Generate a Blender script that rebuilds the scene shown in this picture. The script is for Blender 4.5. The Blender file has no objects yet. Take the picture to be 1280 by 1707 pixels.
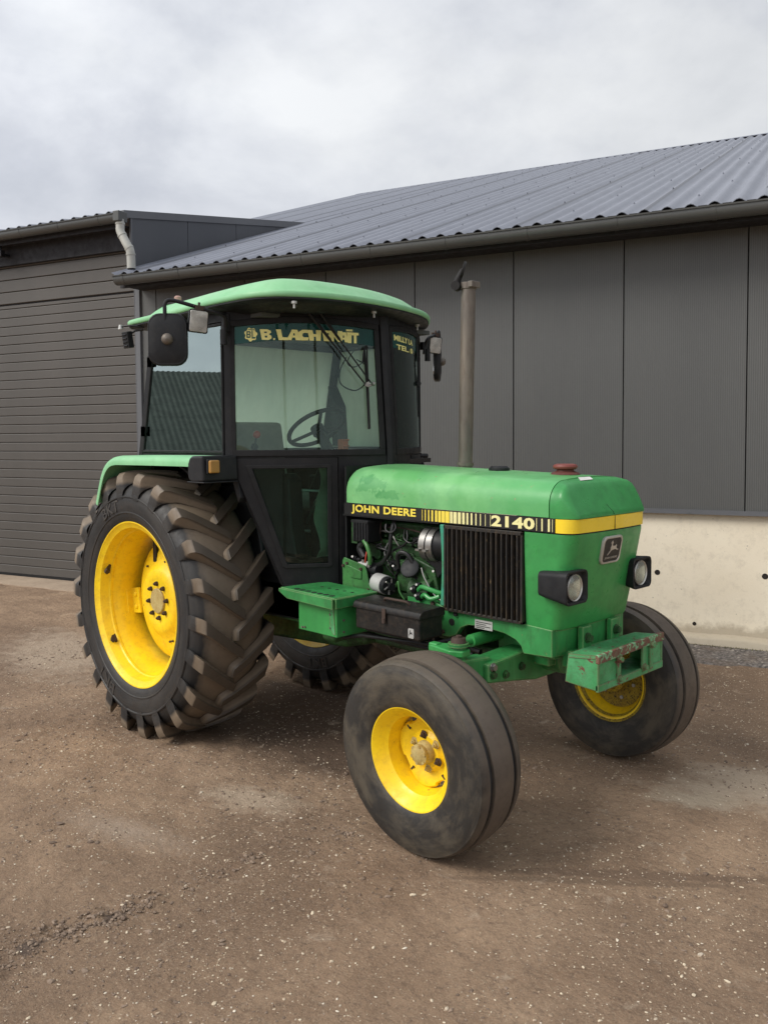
import bpy, bmesh, math, random
import numpy as np
from mathutils import Matrix, Vector, noise as mnoise
random.seed(7); rng = np.random.default_rng(7)
sc = bpy.context.scene; COL = sc.collection
rad = math.radians

# ------------------------------------------------------------------ mesh helpers
class MB:
    def __init__(s): s.v = []; s.f = []
    def add(s, vs, fs, M=None):
        n = len(s.v)
        if M is not None: vs = [tuple(M @ Vector(p)) for p in vs]
        s.v += [tuple(p) for p in vs]; s.f += [tuple(i + n for i in f) for f in fs]
        return s
    def box(s, a, b, M=None):
        x0, y0, z0 = a; x1, y1, z1 = b
        x0, x1 = min(x0, x1), max(x0, x1); y0, y1 = min(y0, y1), max(y0, y1); z0, z1 = min(z0, z1), max(z0, z1)
        vs = [(x0,y0,z0),(x1,y0,z0),(x1,y1,z0),(x0,y1,z0),(x0,y0,z1),(x1,y0,z1),(x1,y1,z1),(x0,y1,z1)]
        return s.add(vs, [(0,3,2,1),(4,5,6,7),(0,1,5,4),(1,2,6,5),(2,3,7,6),(3,0,4,7)], M)
    def prism(s, poly, axis, a, b, M=None):
        # poly: 2D points; axis 1 -> (x,z) extruded in y ; axis 2 -> (x,y) in z ; axis 0 -> (y,z) in x
        n = len(poly)
        def P(p, t):
            return (t, p[0], p[1]) if axis == 0 else ((p[0], t, p[1]) if axis == 1 else (p[0], p[1], t))
        vs = [P(p, a) for p in poly] + [P(p, b) for p in poly]
        fs = [tuple(range(n))[::-1], tuple(range(n, 2*n))] + [(i, (i+1) % n, n+(i+1) % n, n+i) for i in range(n)]
        return s.add(vs, fs, M)
    def rings(s, R, closed=True, caps=True, M=None, loop=False):
        n = len(R[0]); vs = [p for r in R for p in r]; fs = []
        m = len(R)
        for k in range(m if loop else m-1):
            for i in range(n if closed else n-1):
                j = (i+1) % n; k2 = (k+1) % m
                fs.append((k*n+i, k*n+j, k2*n+j, k2*n+i))
        if caps and closed and not loop:
            fs.append(tuple(range(n))[::-1]); fs.append(tuple((m-1)*n+i for i in range(n)))
        return s.add(vs, fs, M)
    def tube(s, path, r, n=10, caps=True, M=None):
        path = [Vector(p) for p in path]; R = []
        rr = r if isinstance(r, (list, tuple)) else [r]*len(path)
        up = None
        for i, p in enumerate(path):
            if i == 0: t = path[1]-p
            elif i == len(path)-1: t = p-path[i-1]
            else: t = (path[i+1]-p).normalized()+(p-path[i-1]).normalized()
            if t.length < 1e-9: t = Vector((0,0,1))
            t.normalize()
            if up is None:
                up = Vector((0,0,1)) if abs(t.z) < .9 else Vector((1,0,0))
            u = up - t*up.dot(t)
            if u.length < 1e-6: u = t.orthogonal()
            u.normalize(); up = u; w = t.cross(u)
            R.append([tuple(p+(u*math.cos(2*math.pi*k/n)+w*math.sin(2*math.pi*k/n))*rr[i]) for k in range(n)])
        return s.rings(R, True, caps, M)
    def lathe(s, prof, n=48, M=None, closed=False, caps=False):
        # prof: (w, r); axis = local -y (w along -y)
        R = []
        for k in range(n):
            a = 2*math.pi*k/n
            R.append([(r*math.cos(a), -w, r*math.sin(a)) for w, r in prof])
        m = len(prof); vs = [p for r in R for p in r]; fs = []
        for k in range(n):
            k2 = (k+1) % n
            for i in range(m if closed else m-1):
                j = (i+1) % m
                fs.append((k*m+i, k*m+j, k2*m+j, k2*m+i))
        if caps:
            fs.append(tuple(k*m for k in range(n))); fs.append(tuple(k*m+m-1 for k in range(n))[::-1])
        return s.add(vs, fs, M)
    def cyl(s, a, b, r, n=16, r2=None, M=None):
        return s.tube([a, b], [r, r if r2 is None else r2], n, True, M)

def smooth_path(pts, k=6):
    pts = [Vector(p) for p in pts]; out = []
    P = [pts[0]]+pts+[pts[-1]]
    for i in range(1, len(P)-2):
        for j in range(k):
            t = j/k
            a, b, c, d = P[i-1], P[i], P[i+1], P[i+2]
            out.append(tuple(.5*((2*b)+(c-a)*t+(2*a-5*b+4*c-d)*t*t+(3*b-a-3*c+d)*t**3)))
    out.append(tuple(pts[-1]))
    return out

def obj(name, mb, mat, parent=None, smooth=35, bevel=0, seg=2, solid=0, M=None):
    me = bpy.data.meshes.new(name)
    me.from_pydata(mb.v, [], mb.f)
    bm = bmesh.new(); bm.from_mesh(me)
    bmesh.ops.recalc_face_normals(bm, faces=bm.faces)
    bm.to_mesh(me); bm.free()
    me.materials.append(mat)
    if smooth:
        me.shade_smooth(); me.set_sharp_from_angle(angle=rad(smooth))
    o = bpy.data.objects.new(name, me); COL.objects.link(o)
    if parent is not None: o.parent = parent
    if M is not None: o.matrix_basis = M
    if solid:
        m = o.modifiers.new('solid', 'SOLIDIFY'); m.thickness = solid; m.offset = -1
        m = o.modifiers.new('edges', 'EDGE_SPLIT'); m.split_angle = rad(max(20, smooth or 1))
    if bevel:
        m = o.modifiers.new('bevel', 'BEVEL'); m.width = bevel; m.segments = seg; m.limit_method = 'ANGLE'; m.angle_limit = rad(35)
        m.harden_normals = True
    return o

def empty(name, loc=(0,0,0), rotz=0, parent=None, M=None):
    o = bpy.data.objects.new(name, None); COL.objects.link(o)
    o.empty_display_size = .2
    if parent is not None: o.parent = parent
    if M is not None: o.matrix_basis = M
    else:
        o.location = loc; o.rotation_euler = (0,0,rotz)
    return o
def tag(o, label=None, cat=None, group=None, kind=None):
    if label: o['label'] = label
    if cat: o['category'] = cat
    if group: o['group'] = group
    if kind: o['kind'] = kind
    return o

def text_mesh(body, offset=0.0, extrude=.02, shear=0, spacing=1.0):
    cu = bpy.data.curves.new('lettering', 'FONT'); cu.body = body; cu.offset = offset; cu.extrude = extrude
    cu.shear = shear; cu.space_character = spacing; cu.resolution_u = 3
    t = bpy.data.objects.new('lettering', cu); COL.objects.link(t)
    dg = bpy.context.evaluated_depsgraph_get(); dg.update()
    me = bpy.data.meshes.new_from_object(t.evaluated_get(dg))
    bpy.data.objects.remove(t)
    vs = [tuple(v.co) for v in me.vertices]; fs = [tuple(p.vertices) for p in me.polygons]
    bpy.data.meshes.remove(me)
    x0 = min(v[0] for v in vs); x1 = max(v[0] for v in vs); y0 = min(v[1] for v in vs); y1 = max(v[1] for v in vs)
    vs = [((v[0]-x0)/(x1-x0), (v[1]-y0)/(y1-y0), v[2]/max(extrude, 1e-6)) for v in vs]
    return vs, fs      # unit box, z in -1..1

def lettering(name, body, fn, mat, parent, offset=0, shear=0, spacing=1.0, mb=None):
    vs, fs = text_mesh(body, offset, .02, shear, spacing)
    m = mb or MB(); m.add([fn(*v) for v in vs], fs)
    if mb is not None: return None
    return obj(name, m, mat, parent, smooth=0)

# ------------------------------------------------------------------ materials
def newmat(name):
    m = bpy.data.materials.new(name); m.use_nodes = True
    nt = m.node_tree; b = nt.nodes['Principled BSDF']
    return m, nt, b
def N(nt, t, **k):
    n = nt.nodes.new(t)
    for a, v in k.items():
        if a == 'i':
            for q, w in v.items(): n.inputs[q].default_value = w
        else: setattr(n, a, v)
    return n
def ramp(nt, fac, stops, interp='LINEAR'):
    r = nt.nodes.new('ShaderNodeValToRGB'); e = r.color_ramp.elements; r.color_ramp.interpolation = interp
    while len(e) < len(stops): e.new(.5)
    for k, (p, c) in enumerate(stops):
        e[k].position = p; e[k].color = (c, c, c, 1) if not isinstance(c, (tuple, list)) else (*c, 1)
    nt.links.new(fac, r.inputs[0]); return r.outputs[0]
def mix(nt, fac, a, b, mode='MIX'):
    m = nt.nodes.new('ShaderNodeMix'); m.data_type = 'RGBA'; m.blend_type = mode
    for sock, v in ((m.inputs[0], fac), (m.inputs[6], a), (m.inputs[7], b)):
        if hasattr(v, 'is_output'): nt.links.new(v, sock)
        elif isinstance(v, (int, float)): sock.default_value = v if sock == m.inputs[0] else (v, v, v, 1)
        else: sock.default_value = (*v, 1)
    return m.outputs[2]
def coord(nt, world=False, scale=(1,1,1)):
    if world: c = nt.nodes.new('ShaderNodeNewGeometry').outputs['Position']
    else: c = nt.nodes.new('ShaderNodeTexCoord').outputs['Object']
    mp = N(nt, 'ShaderNodeMapping'); mp.inputs['Scale'].default_value = scale
    nt.links.new(c, mp.inputs[0]); return mp.outputs[0]
def noise(nt, vec, scale, detail=5, rough=.55, dist=0):
    n = N(nt, 'ShaderNodeTexNoise', i={'Scale': scale, 'Detail': detail, 'Roughness': rough, 'Distortion': dist})
    nt.links.new(vec, n.inputs['Vector']); return n.outputs['Fac']
def bump(nt, b, h, strength=.3, dist=.01, prev=None):
    n = N(nt, 'ShaderNodeBump', i={'Strength': strength, 'Distance': dist})
    nt.links.new(h, n.inputs['Height'])
    if prev is not None: nt.links.new(prev, n.inputs['Normal'])
    nt.links.new(n.outputs[0], b.inputs['Normal']); return n.outputs[0]

def paint(name, c1, c2, dirt=(.06,.045,.03), amt=.35, scale=3, rough=.45, chips=None, chip_t=.72, metal=0, bumpy=.05, stretch=(1,1,1), coat=0, edge=None, cs=9):
    m, nt, b = newmat(name)
    v = coord(nt, False, stretch)
    f1 = ramp(nt, noise(nt, v, scale, 6, .6), [(.38, 0), (.62, 1)])
    c = mix(nt, f1, c1, c2)
    f2 = ramp(nt, noise(nt, v, scale*5, 8, .68), [(.48, 0), (.78, 1)])
    m2 = N(nt, 'ShaderNodeMath', operation='MULTIPLY', i={1: amt}); nt.links.new(f2, m2.inputs[0])
    c = mix(nt, m2.outputs[0], c, dirt)
    if edge:
        bv = N(nt, 'ShaderNodeBevel', i={'Radius': edge[1]}); bv.samples = 4
        ge = nt.nodes.new('ShaderNodeNewGeometry'); dt = N(nt, 'ShaderNodeVectorMath', operation='DOT_PRODUCT'); nt.links.new(bv.outputs[0], dt.inputs[0]); nt.links.new(ge.outputs['True Normal'], dt.inputs[1])
        ad_ = N(nt, 'ShaderNodeMath', operation='MULTIPLY_ADD', i={1: .10, 2: -.05}); nt.links.new(noise(nt, v, scale*7, 6, .7), ad_.inputs[0])
        sm = N(nt, 'ShaderNodeMath', operation='ADD'); nt.links.new(dt.outputs['Value'], sm.inputs[0]); nt.links.new(ad_.outputs[0], sm.inputs[1])
        c = mix(nt, ramp(nt, sm.outputs[0], [(.90, .85), (.985, 0)]), c, edge[0])
    if chips:
        f3 = ramp(nt, noise(nt, v, scale*cs, 6, .66, .5), [(chip_t, 0), (chip_t+.02, 1)])
        c = mix(nt, f3, c, chips)
    nt.links.new(c, b.inputs['Base Color'])
    r = ramp(nt, noise(nt, v, scale*4, 5, .6), [(.3, max(0, rough-.1)), (.7, min(1, rough+.15))])
    nt.links.new(r, b.inputs['Roughness']); b.inputs['Metallic'].default_value = metal
    b.inputs['Coat Weight'].default_value = coat
    bump(nt, b, noise(nt, v, scale*12, 6, .6), bumpy, .004)
    return m
def plain(name, c, rough=.5, metal=0, var=.25, scale=12):
    c2 = tuple(x*(1-var) for x in c)
    return paint(name, c, c2, tuple(min(1, x*.5+.03) for x in c), .3, scale/3, rough, None, 1, metal, .04)

GREEN = paint('green_paint', (.048,.310,.080), (.034,.245,.060), (.02,.11,.03), .45, 4, .34, (.22,.20,.09), .725, bumpy=.06)
CAST = paint('green_cast_iron', (.030,.105,.026), (.012,.045,.012), (.010,.009,.007), .95, 9, .5, (.02,.014,.009), .60, bumpy=.35)
FRAMEG = paint('green_frame_paint', (.045,.285,.078), (.022,.18,.045), (.03,.06,.02), .65, 6, .45, (.26,.20,.08), .68, bumpy=.12, stretch=(1,1,.45), edge=((.25,.32,.14), .007), cs=4)
RUSTG = paint('worn_green_paint', (.095,.37,.155), (.05,.27,.09), (.07,.07,.035), .6, 7, .55, (.15,.065,.045), .60, bumpy=.3, edge=((.17,.08,.055), .012), cs=3)
RAILR = paint('rusty_green_rail', (.17,.075,.05), (.13,.055,.04), (.20,.30,.16), .5, 12, .65, (.19,.42,.22), .54, bumpy=.4, cs=3)
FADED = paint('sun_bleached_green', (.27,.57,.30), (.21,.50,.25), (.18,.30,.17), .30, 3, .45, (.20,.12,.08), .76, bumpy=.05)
BLACKP = paint('black_painted_steel', (.0085,.009,.0105), (.013,.0135,.015), (.045,.04,.035), .28, 5, .45, None)
PLAST = paint('black_plastic', (.012,.0125,.0145), (.018,.019,.021), (.05,.045,.04), .30, 8, .5, None)
RUBBERB = plain('black_rubber_seal', (.013,.013,.014), .6)
YELLOW = paint('yellow_paint', (.97,.68,.012), (.90,.58,.010), (.40,.22,.03), .45, 6, .40, (.10,.045,.02), .685, bumpy=.05)
YELLOWD = paint('dirty_yellow_paint', (.42,.30,.02), (.30,.2,.015), (.04,.025,.012), .9, 14, .6, (.02,.014,.01), .56, bumpy=.2)
HUBM = paint('dusty_yellow_hub', (.50,.40,.16), (.42,.30,.10), (.20,.13,.06), .6, 20, .6, (.09,.05,.025), .66, bumpy=.3)
BAND = plain('yellow_decal', (.92,.66,.03), .35, 0, .04)
DECB = plain('black_decal', (.012,.012,.013), .4)
DECPALE = plain('pale_yellow_decal', (.85,.80,.38), .4, 0, .04)
LETS = plain('cream_yellow_sign_lettering', (.98,.90,.34), .5, 0, .03)
LETY = plain('yellow_lettering', (.90,.72,.09), .4, 0, .04)
DARKBOLT = plain('rusty_bolt_steel', (.06,.035,.025), .7)
STEEL = plain('bare_steel', (.36,.35,.33), .38, .8)
GALV = plain('galvanised_metal', (.52,.52,.50), .5, .3)
HOSE = plain('black_rubber_hose', (.007,.007,.008), .4)
GHOSE = plain('green_pipe_paint', (.06,.20,.05), .4)
SILVER = plain('silver_trim', (.62,.60,.55), .35, .6)
RED = plain('red_plastic', (.55,.05,.025), .4)
REDCAP = plain('faded_red_plastic', (.19,.045,.035), .6)
REDBR = plain('brown_red_plastic', (.12,.035,.025), .6)
ORANGE = plain('orange_plastic', (.62,.13,.03), .45)
AMBER = plain('dusty_amber_lens', (.42,.22,.05), .3)
SEATM = plain('cream_seat_cover', (.36,.34,.28), .9)
CREAM = plain('cream_plastic_sheet', (.34,.31,.22), .6)
EXH = paint('weathered_exhaust_steel', (.22,.19,.155), (.14,.125,.11), (.10,.065,.045), .7, 8, .5, None, metal=.45, stretch=(1,1,.25))
EXTOP = plain('sooty_exhaust_steel', (.010,.009,.009), .7, .2)
GRILLE = paint('rusty_black_grille', (.010,.010,.010), (.018,.015,.012), (.09,.055,.02), .6, 12, .5, (.15,.10,.045), .64, bumpy=.2, stretch=(1,1,.3))
GRILLEB = plain('dark_grille_back', (.004,.004,.004), .9)
BOXM = paint('worn_black_toolbox', (.012,.0115,.0115), (.018,.017,.016), (.07,.05,.035), .6, 8, .42, (.10,.06,.04), .72, bumpy=.1)
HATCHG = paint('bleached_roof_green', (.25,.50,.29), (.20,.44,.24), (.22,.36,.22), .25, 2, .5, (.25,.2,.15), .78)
LINER = plain('grey_headliner', (.10,.11,.105), .9)
PAPER = plain('white_sticker', (.75,.75,.72), .6)

def hood_mat():
    m, nt, b = newmat('patchy_bleached_hood_green')
    v = coord(nt)
    sep = N(nt, 'ShaderNodeSeparateXYZ'); nt.links.new(v, sep.inputs[0])
    n1 = noise(nt, v, 3.2, 8, .6)
    def blob(cx, cz, rx, rz, rn=.35):
        a = N(nt, 'ShaderNodeMath', operation='SUBTRACT', i={1: cx}); nt.links.new(sep.outputs[0], a.inputs[0])
        a2 = N(nt, 'ShaderNodeMath', operation='DIVIDE', i={1: rx}); nt.links.new(a.outputs[0], a2.inputs[0])
        c = N(nt, 'ShaderNodeMath', operation='SUBTRACT', i={1: cz}); nt.links.new(sep.outputs[2], c.inputs[0])
        c2 = N(nt, 'ShaderNodeMath', operation='DIVIDE', i={1: rz}); nt.links.new(c.outputs[0], c2.inputs[0])
        p1 = N(nt, 'ShaderNodeMath', operation='MULTIPLY'); nt.links.new(a2.outputs[0], p1.inputs[0]); nt.links.new(a2.outputs[0], p1.inputs[1])
        p2 = N(nt, 'ShaderNodeMath', operation='MULTIPLY_ADD'); nt.links.new(c2.outputs[0], p2.inputs[0]); nt.links.new(c2.outputs[0], p2.inputs[1]); nt.links.new(p1.outputs[0], p2.inputs[2])
        q = N(nt, 'ShaderNodeMath', operation='MULTIPLY_ADD', i={1: 5.5, 2: -2.75}); nt.links.new(noise(nt, v, 16, 9, .72), q.inputs[0])
        s_ = N(nt, 'ShaderNodeMath', operation='ADD'); nt.links.new(p2.outputs[0], s_.inputs[0]); nt.links.new(q.outputs[0], s_.inputs[1])
        return ramp(nt, s_.outputs[0], [(.55, 1), (.72, 0)])
    base = mix(nt, ramp(nt, n1, [(.38, 0), (.62, 1)]), (.205,.51,.205), (.12,.40,.128))
    dk = (.05,.27,.08)
    f = ramp(nt, noise(nt, v, 6, 8, .7), [(.47, 0), (.60, 1)])
    mm = N(nt, 'ShaderNodeMath', operation='MULTIPLY', i={1: .45}); nt.links.new(f, mm.inputs[0])
    c = mix(nt, mm.outputs[0], base, (.12,.37,.15))
    for cx, cz, rx, rz in ((1.48,1.50,.13,.055), (1.60,1.455,.11,.03), (1.42,1.53,.06,.03)):
        g = N(nt, 'ShaderNodeMath', operation='MULTIPLY', i={1: .48}); nt.links.new(blob(cx, cz, rx, rz), g.inputs[0])
        c = mix(nt, g.outputs[0], c, dk)
    # darker, less bleached front part
    fr = ramp(nt, sep.outputs[0], [(.0, 0), (1, 1)])
    mr = N(nt, 'ShaderNodeMapRange', i={1: 2.30, 2: 2.55, 3: 0, 4: .6}); 
    w = N(nt, 'ShaderNodeMath', operation='MULTIPLY_ADD', i={1: .35}); nt.links.new(n1, w.inputs[0]); nt.links.new(sep.outputs[0], w.inputs[2])
    nt.links.new(w.outputs[0], mr.inputs[0])
    c = mix(nt, mr.outputs[0], c, (.065,.34,.10))
    sp = ramp(nt, noise(nt, v, 55, 4, .5), [(.70, 0), (.74, 1)])
    c = mix(nt, sp, c, (.30,.26,.14))
    nt.links.new(c, b.inputs['Base Color'])
    nt.links.new(ramp(nt, noise(nt, v, 7, 6, .6), [(.3, .24), (.7, .50)]), b.inputs['Roughness'])
    bump(nt, b, noise(nt, v, 4, 3, .5), .12, .01)
    return m
HOODM = hood_mat()

def rubber(name, dust, amt, sc_=5, dark=(.022,.022,.023)):
    m, nt, b = newmat(name)
    v = coord(nt)
    c = mix(nt, ramp(nt, noise(nt, v, sc_, 7, .62), [(.5-.25*amt, 0), (.80-.25*amt, 1)]), dark, dust)
    f = ramp(nt, noise(nt, v, sc_*7, 6, .7), [(.45, 0), (.7, 1)])
    g = N(nt, 'ShaderNodeMath', operation='MULTIPLY', i={1: .35*amt}); nt.links.new(f, g.inputs[0])
    c = mix(nt, g.outputs[0], c, tuple(x*1.15 for x in dust))
    nt.links.new(c, b.inputs['Base Color']); b.inputs['Roughness'].default_value = .62
    bump(nt, b, noise(nt, v, 60, 6, .7), .15, .003)
    return m, nt, b
def tyre_mat(name, split, dust_s, dust_t, amt_s, amt_t, groove=None):
    # sidewall rubber up to radius `split`, dusty tread beyond: the dust sits on the running surface
    m, nt, b = newmat(name)
    v = coord(nt)
    sep = N(nt, 'ShaderNodeSeparateXYZ'); nt.links.new(v, sep.inputs[0])
    xx = N(nt, 'ShaderNodeMath', operation='MULTIPLY'); nt.links.new(sep.outputs[0], xx.inputs[0]); nt.links.new(sep.outputs[0], xx.inputs[1])
    rr = N(nt, 'ShaderNodeMath', operation='MULTIPLY_ADD'); nt.links.new(sep.outputs[2], rr.inputs[0]); nt.links.new(sep.outputs[2], rr.inputs[1]); nt.links.new(xx.outputs[0], rr.inputs[2])
    r = N(nt, 'ShaderNodeMath', operation='SQRT'); nt.links.new(rr.outputs[0], r.inputs[0])
    n2 = noise(nt, v, 22, 7, .7)
    dx = N(nt, 'ShaderNodeMath', operation='DIVIDE'); nt.links.new(sep.outputs[0], dx.inputs[0]); nt.links.new(r.outputs[0], dx.inputs[1])
    dz = N(nt, 'ShaderNodeMath', operation='DIVIDE'); nt.links.new(sep.outputs[2], dz.inputs[0]); nt.links.new(r.outputs[0], dz.inputs[1])
    rk = N(nt, 'ShaderNodeMath', operation='MULTIPLY', i={1: 7.0}); nt.links.new(r.outputs[0], rk.inputs[0])
    cv = N(nt, 'ShaderNodeCombineXYZ'); nt.links.new(dx.outputs[0], cv.inputs[0]); nt.links.new(dz.outputs[0], cv.inputs[1]); nt.links.new(rk.outputs[0], cv.inputs[2])
    n1 = noise(nt, cv.outputs[0], 1.7, 10, .66, .3)
    dark = (.014,.0145,.0155)
    side = mix(nt, ramp(nt, n1, [(.42, .08), (.62, amt_s)]), dark, dust_s)
    tread = mix(nt, ramp(nt, n1, [(.2, amt_t*.55), (.65, amt_t)]), dark, dust_t)
    tread = mix(nt, ramp(nt, n2, [(.5, 0), (.75, .45)]), tread, tuple(x*.45 for x in dust_t))
    ab = N(nt, 'ShaderNodeMath', operation='MULTIPLY_ADD', i={1: .03}); nt.links.new(n2, ab.inputs[0]); nt.links.new(r.outputs[0], ab.inputs[2])
    mr = N(nt, 'ShaderNodeMapRange', i={1: split, 2: split+.02, 3: 0, 4: 1}); nt.links.new(ab.outputs[0], mr.inputs[0])
    c = mix(nt, mr.outputs[0], side, tread)
    if groove is None:
        lt = N(nt, 'ShaderNodeMapRange', i={1: .795, 2: .806, 3: 0, 4: .8}); nt.links.new(r.outputs[0], lt.inputs[0]); c = mix(nt, lt.outputs[0], c, (.048,.039,.030))
    if groove:
        aw = N(nt, 'ShaderNodeMath', operation='ABSOLUTE'); nt.links.new(sep.outputs[1], aw.inputs[0])
        lo = N(nt, 'ShaderNodeMath', operation='GREATER_THAN', i={1: groove[0]}); hi = N(nt, 'ShaderNodeMath', operation='LESS_THAN', i={1: groove[1]}); nt.links.new(aw.outputs[0], lo.inputs[0]); nt.links.new(aw.outputs[0], hi.inputs[0])
        gg = N(nt, 'ShaderNodeMath', operation='MULTIPLY'); nt.links.new(lo.outputs[0], gg.inputs[0]); nt.links.new(hi.outputs[0], gg.inputs[1])
        rg = N(nt, 'ShaderNodeMath', operation='GREATER_THAN', i={1: .39}); nt.links.new(r.outputs[0], rg.inputs[0]); g2 = N(nt, 'ShaderNodeMath', operation='MULTIPLY', i={1: .8}); nt.links.new(gg.outputs[0], g2.inputs[0])
        c = mix(nt, g2.outputs[0], c, (.030,.032,.034))
    nt.links.new(c, b.inputs['Base Color'])
    nt.links.new(ramp(nt, n2, [(.3, .42), (.7, .72)]), b.inputs['Roughness'])
    nb = N(nt, 'ShaderNodeMath', operation='SINE'); k = N(nt, 'ShaderNodeMath', operation='MULTIPLY', i={1: 700}); nt.links.new(r.outputs[0], k.inputs[0]); nt.links.new(k.outputs[0], nb.inputs[0])
    p = bump(nt, b, nb.outputs[0], .04, .001)
    bump(nt, b, noise(nt, v, 70, 6, .7), .22, .003, p)
    return m
TYRE_R = tyre_mat('rear_tyre_rubber', .742, (.058,.050,.042), (.235,.180,.125), .50, .92)
TYRE_F = tyre_mat('front_tyre_rubber', .4125, (.160,.132,.092), (.145,.113,.085), .48, .85, (.060,.0835))
TYLET = rubber('lettering_rubber', (.07,.06,.05), .5, 20)[0]

def glass(name, tint, refl, rough=0.0, haze=0, hazec=(.5,.55,.5), blend=.35):
    m = bpy.data.materials.new(name); m.use_nodes = True; nt = m.node_tree; nt.nodes.clear()
    out = N(nt, 'ShaderNodeOutputMaterial'); mx = N(nt, 'ShaderNodeMixShader')
    tr = N(nt, 'ShaderNodeBsdfTransparent', i={0: (*tint, 1)}); gl = N(nt, 'ShaderNodeBsdfGlossy', i={'Color': (.80,.95,.92,1), 'Roughness': rough})
    fr = N(nt, 'ShaderNodeLayerWeight', i={0: blend}); ma = N(nt, 'ShaderNodeMath', operation='MULTIPLY_ADD', use_clamp=True, i={1: 1.0, 2: refl})
    nt.links.new(fr.outputs['Fresnel'], ma.inputs[0]); nt.links.new(ma.outputs[0], mx.inputs[0])
    last = tr.outputs[0]
    if haze:
        d = N(nt, 'ShaderNodeBsdfDiffuse', i={0: (*hazec, 1)}); m2 = N(nt, 'ShaderNodeMixShader')
        v = coord(nt, False, (1,1,.25))
        nt.links.new(ramp(nt, noise(nt, v, 4, 6, .6), [(.3, haze*.4), (.7, haze*1.5)]), m2.inputs[0])
        nt.links.new(tr.outputs[0], m2.inputs[1]); nt.links.new(d.outputs[0], m2.inputs[2]); last = m2.outputs[0]
    nt.links.new(last, mx.inputs[1]); nt.links.new(gl.outputs[0], mx.inputs[2])
    nt.links.new(mx.outputs[0], out.inputs[0])
    return m
GL_SCREEN = glass('tinted_windscreen_glass', (.90,.97,.92), .0, 0, .015, (.5,.6,.52), .30)
GL_SIDE = glass('tinted_side_glass', (.64,.80,.76), .36)
GL_LOW = glass('tinted_lower_glass', (.66,.88,.82), .0, 0, .006, (.3,.33,.3), .22)
GL_STRIP = glass('green_sun_strip', (.10,.30,.27), .0, 0, .45, (.025,.13,.115), .25)
LENS = glass('headlight_lens_glass', (.95,.95,.92), .08, .12, .16, (.75,.72,.64))
def brightened_glass():  # pale haze put into the far panes so the cab background looks bright
    m = bpy.data.materials.new('brightened_far_glass'); m.use_nodes = True; nt = m.node_tree; nt.nodes.clear()
    out = N(nt, 'ShaderNodeOutputMaterial'); a = N(nt, 'ShaderNodeMixShader', i={0: .55}); b_ = N(nt, 'ShaderNodeMixShader'); 
    d = N(nt, 'ShaderNodeBsdfDiffuse', i={0: (.75,.82,.74,1)}); tl = N(nt, 'ShaderNodeBsdfTranslucent', i={0: (.92,.97,.90,1)}); tr = N(nt, 'ShaderNodeBsdfTransparent', i={0: (.62,.76,.68,1)})
    nt.links.new(d.outputs[0], a.inputs[1]); nt.links.new(tl.outputs[0], a.inputs[2])
    v = coord(nt, False, (1,1,.4)); nt.links.new(ramp(nt, noise(nt, v, 4, 7, .6, .3), [(.30, .90), (.70, .60)]), b_.inputs[0])
    nt.links.new(tr.outputs[0], b_.inputs[1]); nt.links.new(a.outputs[0], b_.inputs[2]); nt.links.new(b_.outputs[0], out.inputs[0]); return m
BRIGHTG = brightened_glass()
REFLECT = plain('headlight_reflector', (.80,.78,.72), .22, .85, .04, 4)
LENS2 = plain('ribbed_lamp_glass', (.55,.54,.50), .2, .3, .5, 40)
MIRRORG = plain('mirror_glass', (.8,.8,.8), .03, 1, .02)

# building materials
def cladding_mat(name, c1, c2, ribs=None, axis=0, rough=.5, ribc=.0):
    m, nt, b = newmat(name)
    v = coord(nt)
    sep = N(nt, 'ShaderNodeSeparateXYZ'); nt.links.new(v, sep.inputs[0])
    vs = coord(nt, False, (1,1,.15))
    c = mix(nt, ramp(nt, noise(nt, vs, 1.3, 5, .6), [(.35, 0), (.65, 1)]), c1, c2)
    f = ramp(nt, noise(nt, v, 7, 8, .7), [(.5, 0), (.8, .25)])
    c = mix(nt, f, c, tuple(x*1.3 for x in c1))
    if ribs:
        k = N(nt, 'ShaderNodeMath', operation='MULTIPLY', i={1: 2*math.pi/ribs}); nt.links.new(sep.outputs[axis], k.inputs[0])
        s = N(nt, 'ShaderNodeMath', operation='SINE'); nt.links.new(k.outputs[0], s.inputs[0])
        bump(nt, b, s.outputs[0], .35, ribs*.12)
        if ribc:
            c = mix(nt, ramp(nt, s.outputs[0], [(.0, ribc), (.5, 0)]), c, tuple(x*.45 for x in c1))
    else:
        bump(nt, b, noise(nt, v, 30, 5, .6), .03, .003)
    nt.links.new(c, b.inputs['Base Color']); b.inputs['Roughness'].default_value = rough
    return m
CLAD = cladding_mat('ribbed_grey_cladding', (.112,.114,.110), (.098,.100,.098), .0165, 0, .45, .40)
CLADFLAT = cladding_mat('dark_grey_flashing', (.075,.080,.090), (.065,.070,.080), None, 0, .45)
TRIM = cladding_mat('grey_trim_sheet', (.125,.13,.14), (.11,.115,.125), None, 0, .4)
DOORM = cladding_mat('brown_grey_door', (.088,.080,.072), (.076,.070,.063), None, 0, .5)
SOFFIT = plain('dark_soffit_boards', (.020,.020,.025), .7)
GUT = cladding_mat('grey_green_gutter', (.080,.083,.080), (.068,.070,.068), None, 0, .33)
PIPE = plain('grey_white_downpipe', (.50,.50,.46), .45)
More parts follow.
